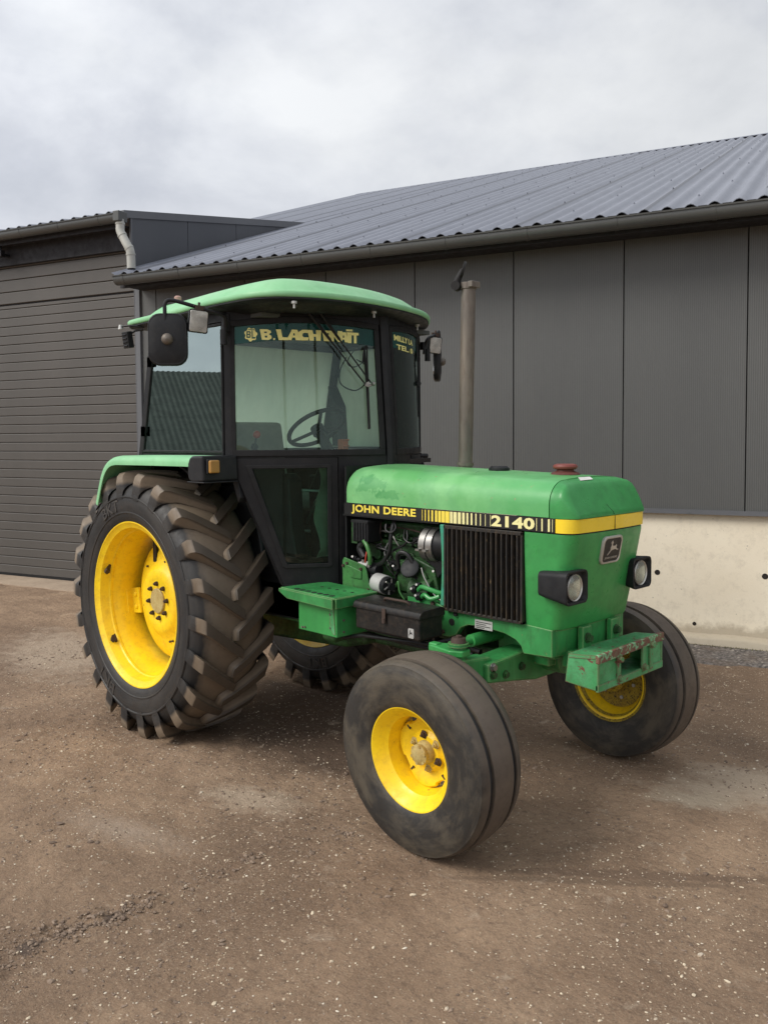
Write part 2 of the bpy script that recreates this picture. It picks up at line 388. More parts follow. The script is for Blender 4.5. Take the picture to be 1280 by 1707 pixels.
def roof_mat(name, c1, c2, axis=0, seam=1.062):
    m, nt, b = newmat(name)
    v = coord(nt)
    sep = N(nt, 'ShaderNodeSeparateXYZ'); nt.links.new(v, sep.inputs[0])
    c = mix(nt, ramp(nt, noise(nt, v, 2.2, 7, .6), [(.35, 0), (.65, 1)]), c1, c2)
    f = ramp(nt, noise(nt, v, 25, 8, .7), [(.5, 0), (.8, .3)])
    c = mix(nt, f, c, tuple(x*.7 for x in c1))
    if seam:
        d = N(nt, 'ShaderNodeMath', operation='DIVIDE', i={1: seam}); nt.links.new(sep.outputs[axis], d.inputs[0])
        fr = N(nt, 'ShaderNodeMath', operation='FRACT'); nt.links.new(d.outputs[0], fr.inputs[0])
        s = ramp(nt, fr.outputs[0], [(.0, .8), (.025, .8), (.035, 0)])
        c = mix(nt, s, c, tuple(x*.35 for x in c1))
    nt.links.new(c, b.inputs['Base Color']); b.inputs['Roughness'].default_value = .42
    bump(nt, b, noise(nt, v, 60, 5, .6), .05, .003)
    return m
ROOFM = roof_mat('blue_grey_corrugated_sheet', (.205,.22,.262), (.18,.192,.23))
BARNROOF = plain('old_corrugated_sheet', (.085,.098,.085), .95, 0, .3, 3)
def concrete_mat():
    m, nt, b = newmat('cast_concrete')
    v = coord(nt)
    sep = N(nt, 'ShaderNodeSeparateXYZ'); nt.links.new(v, sep.inputs[0])
    c = mix(nt, ramp(nt, noise(nt, v, 1.2, 7, .6), [(.3, 0), (.7, 1)]), (.84,.77,.62), (.76,.68,.53))
    c = mix(nt, ramp(nt, noise(nt, v, 14, 8, .75), [(.5, 0), (.85, .5)]), c, (.34,.29,.22))
    c = mix(nt, ramp(nt, noise(nt, v, 45, 3, .5), [(.73, 0), (.76, .8)]), c, (.22,.19,.15))
    w = N(nt, 'ShaderNodeMath', operation='MULTIPLY_ADD', i={1: -.22}); nt.links.new(noise(nt, v, 6, 8, .7), w.inputs[0]); nt.links.new(sep.outputs[2], w.inputs[2])
    c = mix(nt, ramp(nt, w.outputs[0], [(.0, .55), (.06, 0)]), c, (.22,.17,.11))
    nt.links.new(c, b.inputs['Base Color']); b.inputs['Roughness'].default_value = .85
    bump(nt, b, noise(nt, v, 40, 8, .7), .25, .006)
    return m
CONC = concrete_mat()

for m_ in (BLACKP, PLAST, RUBBERB, BOXM): m_.node_tree.nodes['Principled BSDF'].inputs['Specular IOR Level'].default_value = .28
# ------------------------------------------------------------------ camera (solved from the picture)
f, H, pitch, roll, shy, cx, cy, yaw = 1432.8158, 1.7636, rad(2.9221), rad(-.4162), 54.3038, 4.7531, -3.4267, rad(135.6373)
F = Vector((math.cos(yaw)*math.cos(pitch), math.sin(yaw)*math.cos(pitch), -math.sin(pitch)))
R0 = Vector((math.sin(yaw), -math.cos(yaw), 0)); U0 = R0.cross(F)
Rv = math.cos(roll)*R0+math.sin(roll)*U0; Uv = -math.sin(roll)*R0+math.cos(roll)*U0
cam = bpy.data.cameras.new('camera'); co = bpy.data.objects.new('camera', cam); COL.objects.link(co)
co.matrix_world = Matrix(((Rv.x, Uv.x, -F.x, cx), (Rv.y, Uv.y, -F.y, cy), (Rv.z, Uv.z, -F.z, H), (0,0,0,1)))
cam.sensor_fit = 'VERTICAL'; cam.sensor_height = 36; cam.lens = 36*f/1707; cam.shift_y = -shy/1707
cam.clip_end = 2000; cam.clip_start = .05
sc.camera = co

# ------------------------------------------------------------------ sky, sun, exposure
SUN_EL, SUN_AZ = rad(42), rad(-112)    # azimuth of the sun measured from +x
SKX, SKY_, SKZ = 1.3, 4.2, .8
w = bpy.data.worlds.new('World'); sc.world = w; w.use_nodes = True; nt = w.node_tree; nt.nodes.clear()
out = N(nt, 'ShaderNodeOutputWorld'); sky = N(nt, 'ShaderNodeTexSky'); sky.sky_type = 'NISHITA'; sky.sun_disc = False
sky.sun_elevation = SUN_EL; sky.sun_rotation = rad(90)-SUN_AZ; sky.air_density = 1.5; sky.dust_density = 3
b1 = N(nt, 'ShaderNodeBackground', i={1: .05}); nt.links.new(sky.outputs[0], b1.inputs[0])
tc = N(nt, 'ShaderNodeTexCoord'); mp = N(nt, 'ShaderNodeMapping'); mp.inputs['Scale'].default_value = (1,1,1.7)
mp.inputs['Location'].default_value = (SKX,SKY_,SKZ)
nt.links.new(tc.outputs['Generated'], mp.inputs[0])
n1 = noise(nt, mp.outputs[0], 2.1, 10, .56, .35)
n2 = noise(nt, mp.outputs[0], 5.5, 8, .55, .2)
cc = ramp(nt, n1, [(.34, (.31,.325,.365)), (.44, (.36,.375,.415)), (.52, (.46,.475,.505)), (.62, (.555,.565,.575))])
cc = mix(nt, .35, cc, ramp(nt, n2, [(.38, (.33,.345,.38)), (.62, (.545,.555,.575))]))
# the overcast is brightest where the veiled sun stands
dp_s = N(nt, 'ShaderNodeVectorMath', operation='DOT_PRODUCT'); nt.links.new(tc.outputs['Generated'], dp_s.inputs[0]); dp_s.inputs[1].default_value = (-.42, -.80, .25)
ml_s = N(nt, 'ShaderNodeMath', operation='MULTIPLY_ADD', i={1: .42, 2: 1.12}); nt.links.new(dp_s.outputs['Value'], ml_s.inputs[0])
b2 = N(nt, 'ShaderNodeBackground'); nt.links.new(cc, b2.inputs[0]); nt.links.new(ml_s.outputs[0], b2.inputs[1])
ad = N(nt, 'ShaderNodeMixShader', i={0: .92}); nt.links.new(b1.outputs[0], ad.inputs[1]); nt.links.new(b2.outputs[0], ad.inputs[2])
nt.links.new(ad.outputs[0], out.inputs[0])
sun = bpy.data.lights.new('sun', 'SUN'); sun.energy = 1.5; sun.angle = rad(28); sun.color = (1,.95,.88)
so = bpy.data.objects.new('sun', sun); COL.objects.link(so)
so.rotation_euler = Vector((math.cos(SUN_AZ)*math.cos(SUN_EL), math.sin(SUN_AZ)*math.cos(SUN_EL), math.sin(SUN_EL))).to_track_quat('Z', 'Y').to_euler()
vs_ = sc.view_settings; vs_.view_transform = 'Standard'; vs_.look = 'None'; vs_.exposure = .70; vs_.gamma = 1
# ================================================================== GROUND
def ground_h(x, y):
    h = -.018+.017*max(0, min(1, (x-1.0)/1.2))*max(0, min(1, (2.3-y)/.9))*max(0, min(1, (4.3-x)/1.0))
    for wy in (-.68, .68):
        d = math.hypot((x-0)/.55, (y-wy)/.42)
        h -= .046*max(0, 1-d)**.6 if d < 1 else 0
    n = mnoise.noise(Vector((x*.8, y*.8, 0)))*.010+mnoise.noise(Vector((x*3.1, y*3.1, 4)))*.005+mnoise.noise(Vector((x*9, y*9, 9)))*.0035
    n += max(0, mnoise.noise(Vector((x*17, y*17, 2)))-.1)*.008
    near = min(math.hypot(x-2.30, y+.8), math.hypot(x-2.30, y-.8), math.hypot(x, y+.68), math.hypot(x, y-.68))
    k = min(1, near/.5)
    rough = max(0, mnoise.noise(Vector((x*.9+3, y*.9, 1)))+(.25 if x < .8 else 0)); n += rough*(abs(mnoise.noise(Vector((x*6.5, y*6.5, 6))))*.016+mnoise.noise(Vector((x*19, y*19, 7)))*.008)
    # line of churned-up mud clods in the left foreground
    t = clod(x, y)
    return h+n*k+t
def seg_d(p, a, b):
    t = max(0, min(1, (p-a).dot(b-a)/(b-a).length_squared)); return (p-(a+(b-a)*t)).length
MP = [(1.95,-2.62), (1.868,-2.409), (1.776,-2.262), (1.813,-2.069), (1.857,-1.914), (1.852,-1.583), (1.84,-1.369), (1.948,-.943)]
MUDLINE = [(Vector(a), Vector(b)) for a, b in zip(MP[:-1], MP[1:])]
def clod(x, y):
    p = Vector((x, y)); d = min(seg_d(p, a, b) for a, b in MUDLINE)
    wd = .13 if y < -1.75 else .06
    if d > wd: return 0
    n = mnoise.noise(Vector((x*22, y*22, 3)))+.6*mnoise.noise(Vector((x*47, y*47, 5)))
    return (1-d/wd)*(.003+(.024 if y < -1.8 else .012)*max(-.3, n))
def axis_coords(lo, hi, step, far):
    a = list(np.arange(lo, hi, step)); s = step; x = lo; L = []
    while x > -far: s *= 1.35; x -= s; L.append(x)
    x = hi; s = step; Rr = []
    while x < far: s *= 1.35; Rr.append(x); x += s
    return L[::-1]+a+Rr+[far*1.3]
gx = axis_coords(-2.6, 4.6, .026, 900); gy = axis_coords(-3.5, 2.2, .026, 900)
gm = MB()
for x in gx:
    for y in gy: gm.v.append((x, y, ground_h(x, y) if abs(x) < 12 and abs(y) < 12 else -.018))
ny = len(gy)
for i in range(len(gx)-1):
    for j in range(ny-1): gm.f.append((i*ny+j, (i+1)*ny+j, (i+1)*ny+j+1, i*ny+j+1))
def ground_mat():
    m, nt, b = newmat('trampled_brown_earth')
    v = coord(nt, True)
    big = noise(nt, v, .55, 6, .6, .6); mid = noise(nt, v, 2.6, 8, .65, .4); fine = noise(nt, v, 28, 8, .75); vf = noise(nt, v, 120, 5, .7)
    c = mix(nt, ramp(nt, mid, [(.35, 0), (.65, 1)]), (.270,.175,.108), (.410,.280,.180))
    c = mix(nt, ramp(nt, big, [(.38, .85), (.56, 0)]), c, (.200,.128,.080))
    c = mix(nt, ramp(nt, fine, [(.30, .75), (.50, 0)]), c, (.135,.088,.060))
    c = mix(nt, ramp(nt, vf, [(.52, 0), (.72, .55)]), c, (.57,.45,.32))
    sep = N(nt, 'ShaderNodeSeparateXYZ'); nt.links.new(v, sep.inputs[0])
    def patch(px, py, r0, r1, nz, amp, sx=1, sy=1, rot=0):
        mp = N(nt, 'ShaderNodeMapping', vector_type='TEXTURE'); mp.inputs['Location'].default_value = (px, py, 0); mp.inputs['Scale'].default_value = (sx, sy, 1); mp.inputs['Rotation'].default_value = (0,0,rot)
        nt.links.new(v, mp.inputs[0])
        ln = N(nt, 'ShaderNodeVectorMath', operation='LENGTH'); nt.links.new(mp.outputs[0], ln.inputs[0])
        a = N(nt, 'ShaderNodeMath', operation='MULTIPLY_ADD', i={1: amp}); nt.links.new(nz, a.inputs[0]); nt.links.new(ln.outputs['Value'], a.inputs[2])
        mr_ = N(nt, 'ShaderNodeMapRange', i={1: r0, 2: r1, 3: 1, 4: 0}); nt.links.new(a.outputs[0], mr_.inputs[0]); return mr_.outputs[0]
    # dry pale patch right of the front wheels, pale dried crust behind the tractor
    c = mix(nt, patch(3.05, .85, 1.0, 1.45, noise(nt, v, 6, 9, .75), 1.5, .80, .50, .75), c, (.52,.41,.30))
    c = mix(nt, patch(2.9, .48, 1.0, 1.4, noise(nt, v, 9, 9, .75), 1.5, .42, .20, .6), c, (.50,.40,.29))
    c = mix(nt, patch(-2.2, -.4, .95, 1.4, noise(nt, v, 5, 9, .75), 1.4, 1.6, .8, -.3), c, (.43,.33,.24))
    c = mix(nt, patch(1.35, -1.0, .95, 1.35, noise(nt, v, 9, 9, .75), 1.4, .55, .26, .3), c, (.46,.35,.25))
    c = mix(nt, patch(.8, .0, .75, 1.02, mid, .6, 1.7, 1.15, 0), c, (.115,.073,.047))  # contact shade under the tractor, painted into the earth colour
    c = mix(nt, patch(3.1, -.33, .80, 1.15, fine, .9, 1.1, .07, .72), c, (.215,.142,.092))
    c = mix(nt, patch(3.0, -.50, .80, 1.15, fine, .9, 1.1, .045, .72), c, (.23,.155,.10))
    c = mix(nt, patch(1.2, -1.62, .50, .95, fine, .9, 1.0, .28, .25), c, (.40,.30,.22))
    f2 = ramp(nt, noise(nt, v, 7, 8, .7, .5), [(.60, 0), (.70, .6)])
    c = mix(nt, f2, c, (.54,.43,.32))
    # churned dark clods
    for px_, py_, sx_, sy_, ro in ((1.81,-2.28,.09,.16,.3), (1.90,-2.52,.14,.20,.2), (1.84,-1.98,.07,.11,0), (1.95,-.94,.06,.06,-.2)):
        c = mix(nt, patch(px_, py_, .95, 1.1, noise(nt, v, 14, 9, .8), 1.3, sx_, sy_, ro), c, (.135,.095,.070))
    nt.links.new(c, b.inputs['Base Color'])
    nt.links.new(ramp(nt, mid, [(.35, .75), (.65, .95)]), b.inputs['Roughness'])
    p = bump(nt, b, noise(nt, v, 9, 8, .7), .8, .05)
    p = bump(nt, b, fine, .9, .016, p)
    bump(nt, b, vf, .5, .004, p)
    return m
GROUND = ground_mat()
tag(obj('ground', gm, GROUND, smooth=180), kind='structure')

# pebbles: nobody could count them
PEB = MB()
ico = bmesh.new(); bmesh.ops.create_icosphere(ico, subdivisions=1, radius=1)
IV = np.array([v.co[:] for v in ico.verts]); IF = [tuple(v.index for v in q.verts) for q in ico.faces]; ico.free()
def pebbles(n, xr, yr, smin, smed, smax, seed, test=None):
    r = np.random.default_rng(seed); m = MB(); k = 0
    while k < n:
        x = r.uniform(*xr); y = r.uniform(*yr)
        if test and not test(x, y): continue
        s = min(smax, max(smin, smed*math.exp(r.normal(0, .42))))
        V = IV*np.array([s*r.uniform(.8,1.5), s*r.uniform(.6,1), s*r.uniform(.35,.6)])*(1+r.uniform(-.22,.22,(len(IV),1)))
        a = r.uniform(0, 6.28); ca, sa = math.cos(a), math.sin(a)
        X = V[:,0]*ca-V[:,1]*sa+x; Y = V[:,0]*sa+V[:,1]*ca+y; Z = V[:,2]+ground_h(x, y)+s*.12
        nb = len(m.v); m.v += list(zip(X.tolist(), Y.tolist(), Z.tolist())); m.f += [tuple(i+nb for i in q) for q in IF]; k += 1
    return m
def pebble_mat(name, cols):
    m, nt, b = newmat(name)
    g = nt.nodes.new('ShaderNodeNewGeometry')
    c = ramp(nt, g.outputs['Random Per Island'], [(i/(len(cols)-1), c) for i, c in enumerate(cols)])
    v = coord(nt, True); c = mix(nt, ramp(nt, noise(nt, v, 150, 3), [(.45, 0), (.7, .5)]), c, (.20,.15,.11))
    nt.links.new(c, b.inputs['Base Color']); b.inputs['Roughness'].default_value = .85
    return m
PEBM = pebble_mat('pale_pebble_stone', [(.34,.25,.17), (.44,.34,.24), (.60,.50,.36), (.72,.62,.46), (.46,.38,.29), (.82,.74,.60)])
CLODM = pebble_mat('dark_earth_clod', [(.13,.09,.065), (.20,.145,.105), (.30,.22,.16)])
inview = lambda x, y: (lambda d: d.dot(Vector((F.x, F.y))) > .9 and abs(d.dot(Vector((R0.x, R0.y)))) < .5*d.dot(Vector((F.x, F.y))))(Vector((x-cx, y-cy)))
tag(obj('gravel', pebbles(25000, (-2.5, 4.6), (-3.4, 3.2), .0012, .0028, .013, 3, lambda x, y: inview(x, y) and random.random() < .42+1.4*max(0, mnoise.noise(Vector((x*1.1, y*1.1, 21)))+.35*mnoise.noise(Vector((x*5, y*5, 22)))+.12)+(.35 if x-y > 4.6 else 0)), PEBM, smooth=0), kind='stuff')
tag(obj('earth_crumbs', pebbles(6500, (-2.5, 4.6), (-3.4, 2.8), .002, .0048, .015, 5, lambda x, y: inview(x, y) and (mnoise.noise(Vector((x*1.6, y*1.6, 8))) > .02 or clod(x, y) != 0)), CLODM, smooth=0), kind='stuff')

cl_ = MB(); r = random.Random(9)
CLU = [(1.90,-2.50,.09,.14),(1.80,-2.30,.06,.10),(1.83,-2.02,.045,.07),(1.85,-1.92,.03,.05),(1.82,-2.15,.03,.05),(1.85,-1.56,.03,.05),(1.84,-1.37,.02,.02),(1.95,-.94,.035,.04),(.1,-1.55,.10,.12),(-.6,-1.2,.15,.10)]
for k in range(2300):
    if r.random() < .12: a, b = r.choice(MUDLINE); p = a+(b-a)*r.random()+Vector((r.gauss(0, .05), r.gauss(0, .04)))
    else: q_ = r.choice(CLU[:5] if r.random() < .6 else CLU); p = Vector((r.gauss(q_[0], q_[2]), r.gauss(q_[1], q_[3])))
    s = min(.013, .0028*math.exp(r.gauss(0, .6))); V = IV*np.array([s, s*r.uniform(.6,1.1), s*r.uniform(.4,.8)])*(1+rng.uniform(-.3,.3,(len(IV),1))); nb = len(cl_.v)
    cl_.v += [(float(q[0]+p.x), float(q[1]+p.y), float(q[2]+ground_h(p.x, p.y)+s*.2)) for q in V]; cl_.f += [tuple(i+nb for i in q) for q in IF]
tag(obj('churned_mud', cl_, CLODM, smooth=0), kind='stuff')
# ================================================================== STORAGE HALL (frame: s along the wall, d into the building, z up)
ES = Vector((.94409247, .32968076, 0)); EN = Vector((.32968076, -.94409247, 0)); NW = -2.8175
BO = EN*NW
bM = Matrix(((ES.x, -EN.x, 0, BO.x), (ES.y, -EN.y, 0, BO.y), (0,0,1,0), (0,0,0,1)))
hall = tag(empty('storage_hall', M=bM), 'long dark grey metal-clad farm hall with corrugated roof and roller door, behind the tractor', 'farm building')
S0, S1 = -3.55, 11.0
TH = .350; EZ = 3.535; ED = -.40    # main roof
def main_z(d): return EZ+TH*(d-ED)
m = MB(); sx = [-3.485, -3.27, -2.06]+[-1.065+.9862*i for i in range(13)]
for a, b in zip(sx[:-1], sx[1:]): m.box((a+.004, 0, 1.118), (b-.004, .08, 3.52))
obj('wall_cladding', m, CLAD, hall, smooth=0, bevel=.003, seg=1)
m = MB(); m.box((-3.48, .085, 1.0), (S1, .10, 3.5)); obj('wall_backing', m, SOFFIT, hall, smooth=0)
m = MB(); m.box((-3.50, -.022, 1.085), (S1, .03, 1.100)); m.box((-3.50, -.028, 1.085), (S1, -.022, 1.124))
for s in (2.45, -.4, 5.2): m.cyl((s, -.032, 1.104), (s, -.02, 1.104), .012, 8)
obj('base_flashing', m, TRIM, hall, smooth=0)
def concrete_wall():
    m = MB(); m.box((-3.48, .035, -.1), (S1, .2, 1.10)); return m
pw = obj('concrete_plinth', concrete_wall(), CONC, hall, smooth=0, bevel=.006)
HOLE = plain('dark_tie_hole', (.02,.015,.012), .9)
for s, z, r in ((2.187,.566,.017), (3.038,.587,.018), (2.494,.146,.012), (1.33,.566,.017), (.48,.58,.017)):
    m = MB(); m.lathe([(.0015, .0005), (.0015, r), (.003, r*1.12), (.002, r*1.35), (-.003, r*1.4)], 14, Matrix.Translation((s, .035, z))); obj('tie_hole', m, HOLE, pw)
m = MB(); n = 120
for i in range(n):
    a = -3.5+(S1+3.5)*i/n; b = -3.5+(S1+3.5)*(i+1)/n
prof = []
R_ = []
for i in range(220):
    s = -3.5+(S1+3.5)*i/219; e = mnoise.noise(Vector((s*2.3, 0, 0)))*.012+mnoise.noise(Vector((s*9, 2, 0)))*.006; t = mnoise.noise(Vector((s*3, 7, 0)))*.008
    R_.append([(s, .034, -.1), (s, .034, .074+t), (s, -.085+e, .068+t), (s, -.105+e, .05+t), (s, -.108+e, -.1)])
m.rings(R_, False); obj('footing_ledge', m, CONC, hall, smooth=60)
# corner trim and gap between hall wall and door bay
m = MB(); m.box((-3.555, -.03, .02), (-3.485, .03, 3.46)); m.box((-3.565, -.03, .02), (-3.555, .35, 3.46)); obj('corner_trim', m, TRIM, hall, smooth=0, bevel=.004)
for z in (3.30, 2.6, 1.9, 1.2): 
    pass
# corrugated roofs
def corrugated(m, s0, s1, d0, z0, d1, slope, rows, pitch=.177, amp=.024, per=8, thick=.006):
    n = int((s1-s0)/pitch*per); L = (d1-d0)/rows
    for r in range(rows):
        up, lo = [], []
        da, db = d0+L*r, d0+L*(r+1)+.08
        for i in range(n+1):
            s = s0+(s1-s0)*i/n; c = amp*math.cos(2*math.pi*s/pitch)
            za = z0+slope*(da-d0)+.010; zb = z0+slope*(db-d0)+.002
            up.append(((s, da, za+c), (s, db, zb+c)))
        base = len(m.v)
        for (a, b) in up: m.v += [a, b, (a[0], a[1]+.001, a[2]-thick), (b[0], b[1], b[2]-thick)]
        for i in range(n):
            q = base+4*i; p = q+4
            m.f += [(q, p, p+1, q+1), (q+2, q+3, p+3, p+2), (q, q+2, p+2, p)]
def screws(m, s0, s1, ds, z0, d0, slope, pitch=.177, amp=.024, every=3):
    k0 = int(math.ceil(s0/pitch)); k1 = int(s1/pitch); al = math.atan(slope)
    for j, d in enumerate(ds):
        for k in range(k0+(j % 2), k1, every):
            c = Vector((k*pitch, d, z0+slope*(d-d0)+amp+.012)); nrm = Vector((0, -math.sin(al), math.cos(al)))
            m.cyl(c-nrm*.004, c+nrm*.010, .010, 6, .006)
m = MB(); corrugated(m, -3.54, S1, ED, EZ, 12.3, TH, 1); corrugated(m, -7.2, -3.54, 3.4, main_z(3.4), 12.3, TH, 1)
screws(m, -3.4, 8, [.15, 1.2, 2.3, 3.4, 4.5, 5.6, 6.7, 7.8, 8.9, 10, 11.1], EZ, ED, TH)
main_roof = obj('main_roof', m, ROOFM, hall, smooth=50)
m = MB(); zr = main_z(12.3)
m.add([(-7.22, 12.15, zr-.03), (-7.22, 12.32, zr+.035), (S1, 12.32, zr+.035), (S1, 12.15, zr-.03), (-7.22, 12.9, zr-.1), (S1, 12.9, zr-.1)], [(0,1,2,3), (1,4,5,2)])
obj('ridge_cap', m, ROOFM, main_roof, smooth=0, solid=.01)
m = MB(); m.add([(-7.2, 4.4, main_z(4.4)-.03), (-7.2, 12.3, zr-.03), (-7.2, 12.3, 2), (-7.2, 4.4, 2)], [(0,1,2,3)]); obj('gable_wall', m, CLADFLAT, hall, smooth=0, solid=.02)
# eave soffit + fascia under the roof
m = MB(); m.box((-3.46, -.34, 3.425), (S1, 0.0, 3.445)); m.box((-3.46, -.355, 3.40), (S1, -.34, 3.555)); obj('eave_soffit', m, SOFFIT, hall, smooth=0)
m = MB(); n_ = int((S1+3.44)/.022); R_ = []
for i in range(n_+1):
    s = -3.44+(S1+3.44)*i/n_; zc = EZ+TH*.06+.024*math.cos(2*math.pi*s/.177)+.004
    R_.append([(s, ED+.06, 3.40), (s, ED+.06, zc), (s, ED+.075, zc+.004), (s, ED+.075, 3.40)])
m.rings(R_); obj('eave_light_stop', m, SOFFIT, hall, smooth=0)  # dark filler added to stop light showing under the sheet crests
# gutters
def gutter(name, s0, s1, d, ztop, r, brs, parent):
    prof = []
    for k in range(13):
        a = math.pi*(1+k/12); prof.append((d+r*math.cos(a)*.95, ztop-.03+r*math.sin(a)*1.0))
    prof = [(d-r*.95-.012, ztop-.012), (d-r*.95-.014, ztop), (d-r*.95, ztop+.002), (d-r*.95, ztop-.03)]+prof[1:]+[(d+r*.95, ztop)]
    m = MB(); m.rings([[(s, p[0], p[1]) for p in prof] for s in (s0, s1)], False)
    # end cap
    m.prism([(p[0], p[1]) for p in prof], 0, s0-.004, s0)
    g = obj(name, m, GUT, parent, smooth=40, solid=.003)
    for s in brs:
        m = MB(); inner = [(p[0]-.003*0, p[1]) for p in prof]
        R = []
        for ss in (s-.016, s+.016): R.append([(ss, d+(p[0]-d)*1.05, ztop-.03+(p[1]-ztop+.03)*1.05+.0) for p in prof])
        m.rings(R, False); obj('gutter_bracket', m, GUT, g, smooth=40, solid=.003)
    return g
br = [-3.42+.745*i for i in range(19)]
gutter('eave_gutter', -3.42, S1, -.435, 3.512, .066, [b_+.12 for b_ in br], hall)
# roller door bay
DZ = 3.44
m = MB(); z = .035; k = 0
H_ = .1115
while z < DZ-.03:
    z2 = min(z+H_, DZ-.012); m.box((-12.0, .055, z+.003), (-3.566, .095, z2-.001)); z = z2
door = obj('roller_door', m, DOORM, hall, smooth=0, bevel=.009, seg=2)
m = MB(); m.box((-12, .062, DZ-.014), (-3.567, .12, DZ+.010)); m.box((-12, .07, .02), (-3.57, .085, DZ-.012)); obj('door_backing', m, SOFFIT, door, smooth=0)
m = MB(); m.box((-12, .045, .005), (-3.57, .10, .04)); obj('door_bottom_seal', m, RUBBERB, door, smooth=0)
m = MB(); z = DZ+.002
while z < 4.1: m.box((-12, .035, z), (-3.567, .10, z+.142)); z += .148
obj('door_lintel', m, DOORM, hall, smooth=0, bevel=.009, seg=2)
BT = .180; BZ = 4.276; BD = -.19
def bay_z(d): return BZ+BT*(d-BD)
m = MB(); m.box((-12, -.19, 4.13), (-3.60, .03, 4.15)); m.box((-12, -.20, 4.10), (-3.57, -.19, 4.25)); m.box((-12, -.03, 3.90), (-3.60, .03, 4.13)); obj('bay_soffit', m, SOFFIT, hall, smooth=0)
m = MB(); corrugated(m, -12, -3.58, BD-.05, BZ-.018, 4.6, BT, 1); obj('bay_roof', m, ROOFM, hall, smooth=50)
# side wall of the raised bay
edges = [-.05, .93, 1.93, 2.9, 3.65]
m = MB()
for a, b in zip(edges[:-1], edges[1:]):
    a_, b_ = a+.004, b-.004
    poly = [(a_, main_z(a_)-.02 if a_ > 0 else 3.50), (b_, main_z(b_)-.02), (b_, max(main_z(b_)-.02+.001, bay_z(b_)-.03)), (a_, bay_z(a_)-.03)]
    m.prism(poly, 0, -3.60, -3.552)
obj('bay_side_cladding', m, CLADFLAT, hall, smooth=0, bevel=.003, seg=1)
dI = 4.15
m = MB(); poly = [(BD, bay_z(BD)-.066), (dI, bay_z(dI)-.070), (dI, bay_z(dI)+.020), (BD, bay_z(BD)+.020)]
m.prism(poly, 0, -3.60, -3.535); obj('verge_flashing', m, TRIM, hall, smooth=0, bevel=.004)
m = MB(); m.box((-3.568, -.075, 3.50), (-3.545, -.052, bay_z(-.06)-.05)); obj('bay_corner_trim', m, TRIM, hall, smooth=0)
gb = gutter('bay_gutter', -12, -3.56, -.275, 4.232, .062, [-3.80-.62*i for i in range(13)], hall)
m = MB(); m.box((-3.56, -.345, 4.14), (-3.47, -.205, 4.255)); obj('gutter_end_box', m, GUT, gb, smooth=0, bevel=.01)
# downpipe with two elbows
pp = smooth_path([(-3.515,-.275,4.17), (-3.515,-.275,4.09), (-3.505,-.28,4.03), (-3.415,-.28,3.88), (-3.385,-.275,3.83), (-3.375,-.27,3.76), (-3.372,-.27,3.62)], 4)
m = MB(); m.tube(pp, .047, 16, False)
dp = obj('downpipe', m, PIPE, hall, smooth=60, solid=.003)
for a, b in ((2, 3), (9, 10), (14, 15), (19, 20)):
    m = MB(); p0, p1 = Vector(pp[a]), Vector(pp[b]); m.tube([p0, p0+(p1-p0).normalized()*.018], .052, 16); obj('pipe_collar', m, PIPE, dp)
m = MB(); m.cyl((-3.372,-.27,3.612), (-3.372,-.27,3.622), .043, 14); obj('pipe_mouth', m, SOFFIT, dp)
m = MB(); m.box((-3.553,-.10,3.78), (-3.540,-.075,3.92)); m.cyl((-3.545,-.088,3.80),(-3.545,-.10,3.80),.014,8); m.cyl((-3.545,-.088,3.89),(-3.545,-.10,3.89),.014,8); obj('pipe_clip', m, PIPE, dp, smooth=0)
# little flood lamp under the bay eave
m = MB(); m.box((-5.62,-.18,3.98), (-5.52,-.12,4.06)); m.cyl((-5.57,-.14,4.06), (-5.57,-.14,4.13), .015, 8); m.box((-5.60,-.10,4.0),(-5.54,.03,4.03)); obj('eave_lamp', m, BLACKP, hall, bevel=.008)
# concrete apron before the door
ap = MB(); R_ = []
for i in range(160):
    s = -13+(13-3.45)*i/159; e = mnoise.noise(Vector((s*1.7, 3, 0)))*.05+mnoise.noise(Vector((s*6, 5, 0)))*.02
    R_.append([(s, .06, -.15), (s, .06, .012), (s, -.30+e, .006), (s, -.36+e, -.010), (s, -.38+e, -.15)])
ap.rings(R_, False)
def apron_mat():
    m, nt, b = newmat('dusty_apron_concrete'); v = coord(nt)
    c = mix(nt, ramp(nt, noise(nt, v, 3, 8, .65), [(.35, 0), (.65, 1)]), (.40,.31,.225), (.31,.235,.17))
    c = mix(nt, ramp(nt, noise(nt, v, 25, 8, .7), [(.5, 0), (.75, .5)]), c, (.20,.15,.11))
    nt.links.new(c, b.inputs['Base Color']); b.inputs['Roughness'].default_value = .9
    bump(nt, b, noise(nt, v, 30, 8, .7), .4, .01); return m
tag(obj('pavement', ap, apron_mat(), smooth=60, M=bM), kind='structure')
